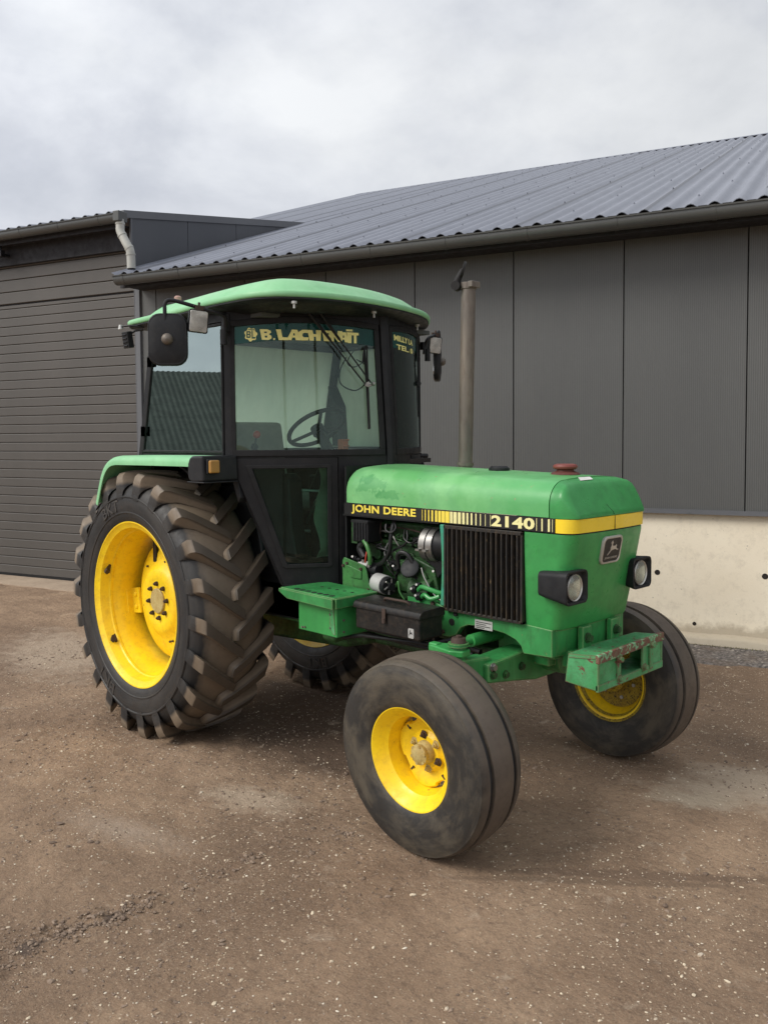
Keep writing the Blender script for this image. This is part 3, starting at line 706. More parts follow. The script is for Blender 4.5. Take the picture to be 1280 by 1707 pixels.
# strip of grey gravel and moss along the footing
gs = MB(); R_ = []
for i in range(400):
    s = -3.4+(S1+3.4)*i/399; e = mnoise.noise(Vector((s*1.3, 8, 0)))*.14+mnoise.noise(Vector((s*5, 9, 0)))*.06
    R_.append([(s, -.04, .004), (s, -.15, .004), (s, -.32+e*.4, -.001), (s, -.55+e, -.006), (s, -.62+e, -.03)])
gs.rings(R_, False)
def gs_mat():
    m, nt, b = newmat('grey_gravel_strip'); v = coord(nt)
    vo = N(nt, 'ShaderNodeTexVoronoi', i={'Scale': 55}); nt.links.new(v, vo.inputs['Vector'])
    c = ramp(nt, vo.outputs['Color'], [(.2, (.075,.066,.062)), (.5, (.15,.135,.125)), (.8, (.24,.215,.195)), (.97, (.48,.43,.37))])
    c = mix(nt, ramp(nt, noise(nt, v, 4, 6, .6), [(.45, 0), (.7, .7)]), c, (.14,.105,.08))
    nt.links.new(c, b.inputs['Base Color']); b.inputs['Roughness'].default_value = .9
    bump(nt, b, vo.outputs['Distance'], .8, .01); return m
tag(obj('gravel_strip', gs, gs_mat(), smooth=60, M=bM), kind='structure')
mo = MB(); r = random.Random(4)
for k in range(1500):
    s = r.uniform(1.0, 5.5); d = -.112-abs(r.gauss(0, .025)); h = r.uniform(.006, .02); a = r.uniform(0, 6.28); x = math.cos(a)*.004; y = math.sin(a)*.004; l = r.uniform(-.01,.01)
    mo.add([(s-x, d-y, -.005), (s+x, d+y, -.005), (s+l, d+l, h)], [(0,1,2)])
tag(obj('moss', mo, plain('moss_green', (.12,.12,.03), .9), smooth=0, M=bM), kind='stuff')

# ================================================================== what stands behind the camera (mirrored in the cab glass)
bc = Vector((-28.5, -18, -.02)); bd = math.atan2(-.516, -.857)      # direction tractor -> barn
bm2 = Matrix.Translation(bc) @ Matrix.Rotation(bd-math.pi/2-.14, 4, 'Z')
barn = tag(empty('old_barn', M=bm2), 'low barn with old corrugated roof, mirrored in the cab side window', 'barn')
m = MB(); corrugated(m, -17, 13, -2.2, .88, 6.6, .48, 7, .26, .022, 6); obj('roof', m, BARNROOF, barn, smooth=50)
m = MB(); m.box((-16.8, .5, 0), (12.8, 6.5, 1.7)); obj('wall', m, CONC, barn, smooth=0)
BARK = plain('grey_brown_bark', (.10,.08,.06), .9)
def tree(x, y, h, seed, label):
    r = random.Random(seed); t = tag(empty('bare_poplar', (x, y, -.02)), label, 'tree', 'bare poplars behind the camera')
    m = MB(); P = [(r.uniform(-.08,.08)*k, r.uniform(-.08,.08)*k, h*k/8) for k in range(9)]; m.tube(P, [.10*(1-k/9)+.02 for k in range(9)], 8); obj('trunk', m, BARK, t)
    m = MB()
    for k in range(700):
        z = h*(.12+.85*r.random()); a = r.uniform(0, 6.28); L = (1-z/h)*2.2+.6; p = Vector((0, 0, z)); q = [p]
        w = r.uniform(.04, .17)
        for j in range(4): p = p+Vector((math.cos(a)*w*(1-j*.2), math.sin(a)*w*(1-j*.2), L/4))*.8; a += r.uniform(-.4,.4); q.append(p)
        m.tube(q, [.03,.022,.016,.010,.004], 4)
        for j in range(3):
            p = q[1+j]; b = r.uniform(0, 6.28); m.tube([p, p+Vector((math.cos(b)*.18, math.sin(b)*.18, .45))], [.009,.003], 3)
    obj('crown', m, BARK, t)
tree(27, -11.2, 13, 1, 'tallest bare poplar behind the camera, mirrored in the windscreen')
tree(25, -17.6, 11, 2, 'shorter bare poplar behind the camera, mirrored at the right of the windscreen')
# ================================================================== TRACTOR (x forward, y to its left, z up, rear axle at x = 0)
T = tag(empty('tractor'), 'old green two-wheel-drive farm tractor with yellow rims and black cab, parked on the dirt yard', 'tractor')
def wheelM(c, s, camber=0, steer=0):
    # local axis: outward along -y (s=1 right side) ; left side turned round
    cb = rad(camber)
    if s == 1: return Matrix.Translation(c) @ Matrix.Rotation(rad(steer), 4, 'Z') @ Matrix.Rotation(cb, 4, 'X')
    return Matrix.Translation(c) @ Matrix.Rotation(rad(steer), 4, 'Z') @ Matrix.Rotation(math.pi, 4, 'Z') @ Matrix.Rotation(cb, 4, 'X')
def pol(w, r, th): return (r*math.cos(th), -w, r*math.sin(th))

# ---- rear tyre with lugs
def rear_tyre(sgn):
    half = [(.212,.492),(.228,.505),(.240,.540),(.248,.585),(.251,.630),(.246,.660),(.234,.690),(.214,.716),(.186,.736),(.140,.752),(.07,.762)]
    m = MB(); m.lathe(half+[(0,.765)]+[(-w, r) for w, r in half[::-1]], 96)
    NL = 22; pitch = 2*math.pi/NL
    P = [(.2510,.640,.664,.000,.030,.018),(.2530,.665,.702,.002,.040,.030),(.2500,.690,.745,.006,.044,.034),(.2410,.705,.784,.013,.045,.035),(.226,.720,.805,.026,.043,.033),
         (.196,.738,.8125,.052,.039,.029),(.15,.760,.814,.098,.038,.027),(.09,.765,.8145,.158,.037,.026),(.03,.768,.8145,.216,.036,.025),(-.022,.768,.8135,.262,.035,.024),(-.034,.768,.790,.275,.03,.018)]
    for side in (1, -1):
        for k in range(NL):
            th0 = k*pitch+(0 if side == 1 else pitch/2)
            R = []
            for (w, rb, rt, dth, hb, ht) in P:
                th = th0-sgn*dth
                R.append([pol(w*side, rb, th-hb/.72), pol(w*side, rt, th-ht/.70), pol(w*side, rt, th+ht/.70), pol(w*side, rb, th+hb/.72)])
            m.rings(R, True, True)
    # rim protector ridge and raised band rings on the side wall
    for w, r in ((.2535,.655),(.247,.560)):
        m.lathe([(w-.006, r-.008), (w, r-.003), (w, r+.003), (w-.006, r+.008)], 96, closed=True)
        m.lathe([(-w+.006, r-.008), (-w, r-.003), (-w, r+.003), (-w+.006, r+.008)], 96, closed=True)
    return m
def sidewall_text(parent, body, r0, h, a0, arc, w0, off=.01, flip=1):
    # letters wrapped round the side wall; a0 = angle of the start, reading clockwise from outside
    def fn(u, v, z):
        th = a0+flip*u*arc; r = r0+v*h
        return pol(w0(r)+.0022*z, r, th)
    return lettering('sidewall_lettering', body, fn, TYLET, parent, off)
def rear_rim():
    prof = [(.223,.492),(.229,.498),(.230,.504),(.225,.508),(.219,.503),(.214,.488),(.204,.474),(.192,.462),(.182,.456),(.162,.455),(.150,.444),(.138,.442),(.126,.449),(.112,.451),(.075,.449),(.062,.434),(.050,.430),(.040,.434),(.025,.438),(-.03,.436),(-.05,.440),(-.12,.446),(-.182,.462),(-.204,.474),(-.214,.488),(-.223,.500),(-.229,.498),
            (-.21,.465),(-.10,.43),(-.04,.42),(.06,.42),(.10,.43),(.14,.447),(.19,.458),(.21,.466)]
    m = MB(); m.lathe(prof, 96, closed=True); return m
def rear_disc():
    prof = [(-.036,.366),(-.026,.366),(-.012,.340),(.010,.295),(.018,.250),(.030,.225),(.052,.200),(.060,.185),(.060,.140),(.056,.130),(.056,.0)]
    back = [(.044,.0),(.044,.180),(.018,.215),(.006,.25),(-.004,.29),(-.034,.352)]
    m = MB(); m.lathe(prof+back, 72, closed=True); return m
def make_rear_wheel(c, s):
    M = wheelM(c, s); W = empty('rear_wheel', parent=T, M=M)
    ty = obj('tyre', rear_tyre(1 if s == 1 else -1), TYRE_R, W, smooth=38)
    wf = lambda r: .2515 if r < .64 else .2515-(r-.64)*.16
    for body, a, arc, r0, h in (('BKT', 2.12, .36, .575, .068), ('BKT', -1.95, .36, .575, .068),  ):
        try: sidewall_text(ty, body, r0, h, a, -arc, wf)
        except Exception: pass
        if s == -1:
            sidewall_text(ty, body, r0, h, a, arc, lambda r: -wf(r)) if body == 'BKT' else None
    rm = obj('rim', rear_rim(), YELLOW, W, smooth=30)
    for a in (180, 300, 60):
        m = MB(); A = Matrix.Rotation(-rad(a+8), 4, 'Y')
        m.box((.325, -.012, -.082), (.430, .006, .082), A)
        m.box((.412, -.050, -.082), (.428, -.004, .082), A)
        for z in (-.040, .040): m.lathe([(.010,.017),(.020,.016),(.023,.008),(.024,.0005)], 12, A @ Matrix.Translation((.365, 0, z)))
        obj('rim_bracket', m, YELLOW, W, smooth=30, bevel=.003)
    dc = obj('wheel_disc', rear_disc(), YELLOW, W, smooth=40)
    m = MB(); m.lathe([(.05,.078),(.066,.078),(.070,.074),(.071,.04),(.072,.0005)], 40); obj('hub_cap', m, HUBM, W, smooth=40)
    for k in range(8):
        a = 2*math.pi*(k+.15)/8; A = Matrix.Translation((.106*math.cos(a), 0, .106*math.sin(a)))
        m = MB(); m.lathe([(.05,.016),(.062,.016),(.062,.0135),(.074,.013),(.076,.008),(.082,.007),(.083,.0005)], 6, A); obj('wheel_nut', m, DARKBOLT, W, smooth=25)
    # pressed marks in the disc
    m = MB()
    for a, r in ((75,.245),(83,.243),(15,.25),(195,.245),(203,.24),(-75,.26),(-68,.262),(248,.22),(135,.27)):
        A = Matrix.Translation((r*math.cos(rad(a)), 0, r*math.sin(rad(a)))); m.lathe([(.010,.007),(.029 if r < .23 else .0265,.007),(.030 if r < .23 else .027,.0005)], 8, A)
    obj('disc_rivet_holes', m, DARKBOLT, dc, smooth=0)
    # rusted rim weight clips near the flange
    m = MB()
    for a in (158, 217):
        A = Matrix.Rotation(-rad(a), 4, 'Y')
        R = []
        rr = random.Random(a)
        pts = [(rr.uniform(.7,1.15)*.036*math.cos(t*.628), rr.uniform(.7,1.15)*.034*math.sin(t*.628)) for t in range(10)]
        m.prism([(p[0], p[1]) for p in pts], 0, .4500, .4570, A @ Matrix.Translation((0, -.160, 0)))
        m.prism([(p[0]*.5, p[1]*.6) for p in pts], 0, .436, .4505, A @ Matrix.Translation((0, -.185, .012)))
    obj('rust_patch', m, DARKBOLT, rm, smooth=0)
    return W
make_rear_wheel((0, -.680, .752), 1); make_rear_wheel((0, .680, .752), -1)

# ---- front wheels
def front_tyre():
    out_ = [(.112,.214),(.120,.222),(.129,.245),(.135,.280),(.1375,.315),(.1365,.342),(.1335,.365),(.1285,.384),(.1235,.3945),(.1230,.3995),(.118,.4035),(.107,.4075),(.087,.4115),(.0845,.4115),(.083,.3995),(.060,.4000),(.0585,.4150),(.056,.4155),(.028,.4185),(0,.4195)]
    m = MB(); m.lathe(out_+[(-w, r) for w, r in out_[::-1][1:]], 112); return m
def front_rim():
    prof = [(.113,.212),(.118,.2165),(.119,.221),(.114,.224),(.109,.219),(.106,.210),(.098,.203),(.084,.199),(.076,.190),(.066,.178),(.040,.174),(.020,.168),(-.03,.166),(-.05,.175),(-.082,.196),(-.100,.203),(-.112,.218),(-.118,.222),
            (-.112,.200),(-.08,.186),(-.05,.166),(-.03,.157),(.02,.158),(.066,.168),(.08,.184),(.10,.196)]
    m = MB(); m.lathe(prof, 80, closed=True); return m
def make_front_wheel(c, s):
    W = empty('front_wheel', parent=T, M=wheelM(c, s, 3.19, -.24))
    ty = obj('tyre', front_tyre(), TYRE_F, W, smooth=34)
    inner_y = s == -1
    obj('rim', front_rim(), YELLOW, W, smooth=30)
    # dished disc with wavy edge
    n = 96; R = []
    rows = [(.002,1.0),(.012,1.0),(.020,.955),(.020,.86),(.006,.72),(.002,.60),(.012,.50),(.018,.46),(.018,.0)]
    def edge(th): return .154+.0085*math.cos(4*th+.9)+(-.010 if math.cos(4*th+.9) < -.75 else 0)
    for w_, q in rows: R.append([pol(w_-.012, max(.0006, q*(edge(t*2*math.pi/n) if q > .9 else .150)), t*2*math.pi/n) for t in range(n)])
    R.append([pol(-.022, .0006, t*2*math.pi/n) for t in range(n)]); R.append([pol(-.022, edge(t*2*math.pi/n), t*2*math.pi/n) for t in range(n)])
    m = MB(); m.rings(R, True, False, loop=True); dc = obj('wheel_disc', m, YELLOW, W, smooth=35)
    m = MB()
    for k in range(4):
        a = rad(48+90*k); A = Matrix.Translation((.128*math.cos(a), 0, .128*math.sin(a))) @ Matrix.Rotation(-a+rad(90), 4, 'Y')
        m.box((-.004, -.0095, -.011), (.004, -.004, .011), A)
    obj('disc_slots', m, DARKBOLT, dc, smooth=0)
    m = MB(); m.lathe([(.0,.050),(.014,.050),(.030,.044),(.034,.041),(.044,.041),(.046,.044),(.054,.044),(.056,.038),(.062,.030),(.066,.018),(.067,.0005)], 32)
    for k in range(6):
        a = 2*math.pi*k/6+.3; m.lathe([(.044,.008),(.060,.008),(.060,.0005)], 6, Matrix.Translation((.037*math.cos(a), 0, .037*math.sin(a))))
    obj('hub', m, HUBM, W, smooth=35)
    for k in range(6):
        a = 2*math.pi*k/6+.65; A = Matrix.Translation((.073*math.cos(a), 0, .073*math.sin(a)))
        m = MB(); m.lathe([(.004,.0200),(.0075,.019),(.0085,.016),(.0085,.0115),(.018,.011),(.019,.007),(.026,.006),(.027,.0005)], 6, A); obj('wheel_nut', m, DARKBOLT if k % 2 else HUBM, W, smooth=25)
    if s == -1:   # its back is the side the photo shows
        m = MB(); m.lathe([(-.112,.205),(-.119,.2165),(-.121,.222),(-.114,.226),(-.11,.215),(-.098,.2025),(-.084,.1985),(-.079,.190),(-.09,.186),(-.108,.199)], 80, closed=True)
        m.lathe([(-.052,.1745),(-.024,.1665),(-.024,.05),(-.028,.05),(-.028,.160),(-.054,.170)], 64, closed=True)
        obj('rim_back', m, YELLOWD, W, smooth=30)
        m = MB()
        for k in range(6):
            a = 2*math.pi*k/6+.2; m.lathe([(-.03,.010),(-.038,.009),(-.039,.0005)], 8, Matrix.Translation((.105*math.cos(a), 0, .105*math.sin(a))))
        obj('bolt_heads', m, GALV, W, smooth=30)
    m = MB(); m.lathe([(-.02,.055),(-.06,.07),(-.09,.07),(-.10,.05),(-.16,.045),(-.165,.0005)], 28); obj('hub_back', m, CAST if s == 1 else YELLOWD, W, smooth=35)
    return W
ax = Vector((0, .99845, .0557))
make_front_wheel(Vector((2.3019, -.9239, .4115))+ax*.14, 1)
ax2 = Vector((0, -.99845, .0557))
make_front_wheel(Vector((2.3019, .9239, .4115))+ax2*.14, -1)

# ---- hood with nose cap
def hood_section(x, hw, zb, zt, rc, n=7, crown=.010):
    rc = max(.002, min(rc, zt-zb-.003)); P = [(x, -hw, zb)]
    for k in range(n+1):
        a = math.pi/2*k/n; P.append((x, -(hw-rc)-rc*math.cos(a), zt-rc+rc*math.sin(a)*1.0))
    for k in range(1, 6):
        t = k/6; y = -(hw-rc)+2*(hw-rc)*t; P.append((x, y, zt+crown*(1-(2*t-1)**2)))
    for k in range(n, -1, -1):
        a = math.pi/2*k/n; P.append((x, (hw-rc)+rc*math.cos(a), zt-rc+rc*math.sin(a)))
    P.append((x, hw, zb)); return P
def hood_top(x): return 1.596-(x-1.26)*.026
R = []
for x, hw, dz, rc in ((1.258,.285,.055,.10),(1.262,.298,.038,.105),(1.272,.307,.022,.11),(1.288,.312,.010,.115),(1.31,.315,.003,.12),(1.34,.316,0,.12)):
    R.append(hood_section(x, hw, 1.402, hood_top(x)-dz, rc))
for i in range(14):
    x = 1.45+(2.592-1.45)*i/13; R.append(hood_section(x, .316, 1.402, hood_top(x), .12-.012*i/13))
m = MB(); m.rings(R, True, True)
hood = obj('hood', m, HOODM, T, smooth=50)
R = []
for x, hw, zt, rc in ((2.5975,.316,1.560,.105),(2.620,.3155,1.555,.10),(2.640,.3145,1.548,.080),(2.652,.312,1.536,.062),(2.664,.309,1.515,.048),(2.680,.304,1.486,.038),(2.694,.298,1.460,.030),(2.706,.290,1.438,.022),(2.716,.280,1.420,.012),(2.723,.268,1.408,.004)):
    R.append(hood_section(x, hw, 1.400, zt, rc, crown=.006))
m = MB(); m.rings(R, True, True)
nose = obj('nose_cap', m, GREEN, T, smooth=55)
m = MB(); m.tube([(2.7245,.0,1.404),(2.7225,-.004,1.415),(2.712,-.018,1.432),(2.703,-.030,1.449)],.0014,5); obj('paint_crack', m, GRILLEB, nose)
m = MB(); m.add([(2.60,-.10,1.5685),(2.632,-.13,1.5565),(2.636,-.035,1.5590),(2.61,-.02,1.5690)], [(0,1,2,3)]); obj('sticker_remnant', m, PAPER, nose, smooth=0, solid=.001)
# plan outline of the nose at a given level
def nose_plan(hw, xf, rc, xb, n=9, bow=.012):
    P = [(xb, -hw)]
    for k in range(n+1):
        a = math.pi/2*k/n; P.append((xf-bow-rc+rc*math.sin(a), -(hw-rc)-rc*math.cos(a)))
    for k in range(1, 6):
        t = k/6; y = -(hw-rc)+2*(hw-rc)*t; P.append((xf-bow+bow*(1-(2*t-1)**2), y))
    for k in range(n, -1, -1):
        a = math.pi/2*k/n; P.append((xf-bow-rc+rc*math.sin(a), (hw-rc)+rc*math.cos(a)))
    P.append((xb, hw)); return P
def shell_mesh(levels, xb):
    return [[(x, y, z) for x, y in nose_plan(hw, xf, rc, xb)] for z, hw, xf, rc in levels]
m = MB(); m.rings(shell_mesh([(1.3375,.3155,2.727,.062),(1.3975,.3155,2.7285,.062)], 2.627), False)
bd_ = obj('yellow_band', m, BAND, T, smooth=50, solid=.01)
m = MB(); m.rings(shell_mesh([(1.325,.309,2.719,.058),(1.405,.309,2.719,.058)], 2.60), False); obj('band_joint', m, BLACKP, bd_, smooth=50, solid=.006)
m = MB(); m.box((2.7270, -.0015, 1.337), (2.7295, .0015, 1.398)); obj('band_seam', m, BLACKP, bd_, smooth=0)
m = MB(); L = [(.905,.296,2.640,.055),(.918,.299,2.648,.058),(1.0,.304,2.664,.060),(1.1,.308,2.683,.062),(1.22,.312,2.705,.064),(1.315,.314,2.722,.064),(1.331,.313,2.722,.063)]
m.rings(shell_mesh(L, 2.462), False); shell = obj('front_shell', m, GREEN, T, smooth=50, solid=.012)
m = MB(); m.box((2.0,-.28,.92), (2.60,.28,1.33)); obj('radiator_core', m, GRILLEB, T, smooth=0)
# decal strips
for s in (-1, 1):
    m = MB(); m.box((1.262, s*.3155, 1.3365), (2.624, s*.3175, 1.400)); dcl = obj('decal_strip', m, DECB, T, smooth=0)
    y0 = s*.3185
    fn = lambda x0, x1, z0, z1: (lambda u, v, z: (x0+(x1-x0)*u if s == -1 else x1-(x1-x0)*u, y0+.0008*z, z0+(z1-z0)*v))
    lettering('brand_lettering', 'JOHN DEERE', fn(1.323, 1.800, 1.3440, 1.3950), LETY, dcl, .03, 0, 1.06)
    lettering('number_lettering', '2140', fn(2.278, 2.520, 1.3435, 1.3950), DECPALE, dcl, .035, 0, 1.05)
    for a, b in ((1.843,1.846),(1.862,1.868),(1.884,1.892),(1.906,1.917),(1.930,1.944),(1.951,1.968),(1.972,1.993),(1.996,2.022)):
        m = MB(); m.box((a, y0-.0006, 1.341), (b, y0+.0006, 1.3955)); obj('yellow_stripe', m, LETY, dcl, smooth=0)
    for a, b in ((2.027,2.043),(2.048,2.070),(2.077,2.095),(2.104,2.119),(2.130,2.141),(2.156,2.166),(2.184,2.191),(2.212,2.217),(2.242,2.245),(2.272,2.274),(2.529,2.532),(2.556,2.563),(2.590,2.600),(2.612,2.6145)):
        m = MB(); m.box((a, y0-.0006, 1.341), (b, y0+.0006, 1.3955)); obj('pale_stripe', m, DECPALE, dcl, smooth=0)

# ---- side grille
for s in (-1, 1):
    g = empty('side_grille', parent=T)
    m = MB(); y0, y1 = s*.300, s*.322
    m.box((1.990, y0, 1.312), (2.458, y1+s*.004, 1.330)); m.box((1.990, y0, .912), (2.458, y1+s*.004, .926)); m.box((1.990, y0, .912), (2.002, y1+s*.004, 1.33)); m.box((2.446, y0, .912), (2.458, y1+s*.004, 1.33))
    obj('grille_frame', m, GRILLE, g, smooth=0, bevel=.003)
    for k in range(15):
        x = 2.018+k*(.414/14)
        m = MB(); m.prism([(x-.0085, s*.302), (x-.006, s*.325), (x-.003, s*.331), (x+.003, s*.331), (x+.006, s*.325), (x+.0085, s*.302)], 2, .924, 1.314); obj('slat', m, GRILLE, g, smooth=30)
    m = MB(); m.box((1.99, s*.285, .915), (2.458, s*.292, 1.33)); obj('grille_backing', m, GRILLEB, g, smooth=0)
# radiator shroud strip just behind the grille
m = MB()
for s in (-1, 1):
    pl = []
    for k in range(9):
        z = .93+.40*k/8; dx = .035*math.sin(math.pi*k/8)
        pl.append((z, 1.957+dx*.35))
    R = [[(x, s*.318, z), (1.992, s*.318, z), (1.992, s*.24, z), (x, s*.24, z)] for z, x in pl]
    m.rings(R)
TEAL = paint('teal_tinted_shroud', (.04,.30,.20), (.06,.26,.12), (.05,.06,.03), .5, 6, .4)
obj('radiator_shroud', m, TEAL, T, smooth=40, bevel=.006)

# ---- head lamps
for s in (-1, 1):
    hl = empty('headlight', parent=T)
    def rrect(x, y0, y1, z0, z1, rc, n=4):
        P = []
        for cy_, cz_, a0 in ((y1-rc, z1-rc, 0), (y0+rc, z1-rc, 90), (y0+rc, z0+rc, 180), (y1-rc, z0+rc, 270)):
            for k in range(n+1):
                a = rad(a0+90*k/n); P.append((x, cy_+rc*math.cos(a), cz_+rc*math.sin(a)))
        return [(p[0], p[1]*s*-1, p[2]) for p in P]
    R = [rrect(2.555,-.340,-.235,1.066,1.164,.02), rrect(2.562,-.352,-.228,1.060,1.168,.02), rrect(2.60,-.357,-.215,1.052,1.171,.022), rrect(2.70,-.362,-.194,1.034,1.178,.024), rrect(2.712,-.362,-.193,1.032,1.178,.024), rrect(2.714,-.359,-.196,1.036,1.175,.022),
         rrect(2.711,-.352,-.203,1.043,1.168,.02), rrect(2.696,-.345,-.210,1.048,1.163,.02), rrect(2.694,-.30,-.25,1.09,1.12,.012)]
    m = MB(); m.rings([[tuple((p[0], -p[1] if False else p[1], p[2])) for p in r_] for r_ in R], True, True)
    obj('lamp_housing', m, PLAST, hl, smooth=40)
    # note rrect mirrors y: put lens on the same side
    yc = s*.279
    m = MB(); m.lathe([(.0,.058),(.006,.060),(.010,.058),(.006,.054),(.001,.052)], 32, Matrix.Translation((2.696, yc, 1.104)) @ Matrix.Rotation(rad(90), 4, 'Z') @ Matrix.Scale(.93, 4, (1,0,0)) , closed=True); obj('lamp_ring', m, SILVER, hl, smooth=40)
    m = MB(); m.lathe([(.001,.0005),(.0015,.03),(.004,.050),(.0045,.056)], 32, Matrix.Translation((2.696, yc, 1.104)) @ Matrix.Rotation(rad(90), 4, 'Z') @ Matrix.Scale(.93, 4, (1,0,0))); rf = obj('reflector', m, REFLECT, hl, smooth=60)
    m = MB(); m.lathe([(.012,.0005),(.0115,.02),(.009,.04),(.0045,.056)], 32, Matrix.Translation((2.697, yc, 1.104)) @ Matrix.Rotation(rad(90), 4, 'Z') @ Matrix.Scale(.93, 4, (1,0,0))); obj('lens', m, LENS, hl, smooth=60)

# ---- leaping deer badge on the nose
bt = math.atan2(.088, .42)
BM = Matrix.Translation((2.700, -.008, 1.247)) @ Matrix.Rotation(bt*.9, 4, 'Y')
def rr2(w_, h_, rc, n=5):
    P = []
    for sx_, sy_, a0 in ((1,1,0), (-1,1,90), (-1,-1,180), (1,-1,270)):
        for k in range(n+1):
            a = rad(a0+90*k/n); P.append((sx_*(w_-rc)+rc*math.cos(a), sy_*(h_-rc)+rc*math.sin(a)))
    return P
em = empty('nose_badge', parent=T, M=BM)
m = MB(); m.rings([[(x_, p[0], p[1]) for p in rr2(w_, h_, .022)] for x_, w_, h_ in ((.004,.080,.064),(.017,.080,.064),(.021,.077,.061),(.021,.071,.055),(.017,.069,.053))], True, True); obj('badge_frame', m, SILVER, em, smooth=40)
m = MB(); m.prism(rr2(.0695,.0535,.018), 0, .016, .019); obj('badge_face', m, DECB, em, smooth=0)
deer = [(-.030,-.024),(-.012,-.006),(-.014,.006),(-.010,.014),(-.009,.026),(-.016,.030),(-.011,.034),(-.012,.042),(-.008,.036),(-.004,.042),(-.003,.035),(.002,.034),(-.001,.029),(-.001,.018),(.006,.014),(.022,.014),(.026,.021),(.030,.014),(.028,.006),(.036,-.003),(.046,-.005),(.044,-.009),(.034,-.008),(.026,-.003),(.016,-.003),(.006,-.004),(-.006,-.008),(-.016,-.018),(-.028,-.030)]
m = MB(); m.prism([(p[0]*1.15, p[1]*.95+.004) for p in deer], 0, .0185, .0205)
obj('leaping_deer', m, SILVER, em, smooth=0)
lettering('badge_lettering', 'JOHN DEERE', lambda u, v, z: (.0198+.0007*z, -.052+.104*u, -.043+.012*v), SILVER, em, .01)
em.rotation_mode = 'XYZ'

# ---- front frame (bolster), axle, weight bracket
FR = empty('front_frame', parent=T)
side = [(1.72,.985),(1.745,.99),(1.955,.925),(1.99,.912),(2.455,.912),(2.60,.905),(2.60,.782),(2.445,.775),(2.432,.808),(2.40,.832),(2.34,.850),(2.20,.862),(2.12,.855),(2.075,.835),(2.045,.795),(2.00,.778),(1.90,.780),(1.72,.86)]
for s in (-1, 1):
    m = MB(); m.prism(side, 1, s*.262, s*.300); obj('frame_plate', m, FRAMEG, FR, smooth=0, bevel=.005)
m = MB(); m.rings(shell_mesh([(.780,.290,2.612,.07),(.80,.2945,2.622,.07),(.900,.296,2.630,.07)], 2.44), False); obj('bolster', m, FRAMEG, FR, smooth=50, solid=.03)
m = MB(); m.box((2.46,-.255,.76), (2.58,.255,.80)); obj('cross_member', m, FRAMEG, FR, bevel=.01)
m = MB(); m.box((2.167,-.3035,.850), (2.272,-.3008,.893)); dp_ = obj('data_plate', m, GALV, FR, smooth=0)
m = MB()
for k, z in enumerate((.882,.873,.864,.856)): m.box((2.175,-.3045,z-.0016), (2.175+(.09,.06,.085,.05)[k],-.3036,z+.0016))
obj('data_plate_print', m, DECB, dp_, smooth=0)
for x, z in ((1.985,.945),(1.955,.88),(1.965,.80),(1.90,.93),(2.05,.90)):
    m = MB(); m.cyl((x,-.300,z), (x,-.312,z), .012, 6); obj('bolt', m, DARKBOLT if x < 2 else GRILLEB, FR, smooth=20)
m = MB(); m.cyl((2.02,-.2995,.855), (2.02,-.3015,.855), .018, 16); obj('plate_hole', m, GRILLEB, FR, smooth=0)
AX = empty('front_axle', parent=T)
m = MB(); m.prism([(-.46,.655),(-.46,.742),(-.20,.755),(.20,.755),(.46,.742),(.46,.655),(.25,.625),(.10,.600),(-.10,.600),(-.25,.625)], 0, 2.235, 2.375); obj('axle_beam', m, FRAMEG, AX, smooth=0, bevel=.012)
m = MB()
for s in (-1, 1): m.prism([(s*.40,.668),(s*.40,.762),(s*.60,.782),(s*.60,.690)], 0, 2.255, 2.345)
obj('axle_extension', m, FRAMEG, AX, smooth=0, bevel=.012)
m = MB(); m.box((2.16,-.12,.68), (2.46,.12,.84)); m.cyl((2.14,0,.70), (2.48,0,.70), .07, 24); obj('axle_pivot', m, FRAMEG, AX, bevel=.01)
for y, z in ((-.43,.69),(-.43,.725),(-.34,.675),(-.22,.69),(.34,.69)):
    m = MB(); m.cyl((2.375,y,z), (2.392,y,z), .015, 6); m.cyl((2.375,y,z), (2.379,y,z), .02, 16); obj('axle_bolt', m, STEEL if z == .725 else CAST, AX, smooth=20)
for s in (-1, 1):
    kp = empty('kingpin', parent=AX)
    m = MB(); m.cyl((2.30,s*.60,.56), (2.30,s*.575,.855), .040, 24, .034); m.cyl((2.30,s*.5775,.835),(2.30,s*.5775,.850),.046,20); m.cyl((2.30,s*.60,.56), (2.30,s*.78,.42), .045, 20, .035); obj('kingpin_housing', m, FRAMEG, kp)
    m = MB(); m.cyl((2.30,s*.576,.850), (2.30,s*.5745,.872), .036, 20, .030); m.cyl((2.30,s*.5745,.872),(2.30,s*.574,.882),.014,6); obj('kingpin_cap', m, DARKBOLT, kp)
    m = MB(); m.prism([(2.30-.16,s*.60),(2.30-.175,s*.555),(2.30-.10,s*.525),(2.34,s*.54),(2.345,s*.60),(2.29,s*.63)], 2, .790, .822); m.box((2.14,s*.56,.76),(2.19,s*.60,.83)); obj('steering_arm', m, GREEN, kp, smooth=0, bevel=.008)
m = MB(); m.cyl((2.17,-.56,.795), (2.17,.56,.795), .017, 16); m.cyl((2.17,-.34,.795), (2.17,.34,.795), .030, 20); obj('steering_cylinder', m, GREEN, AX)
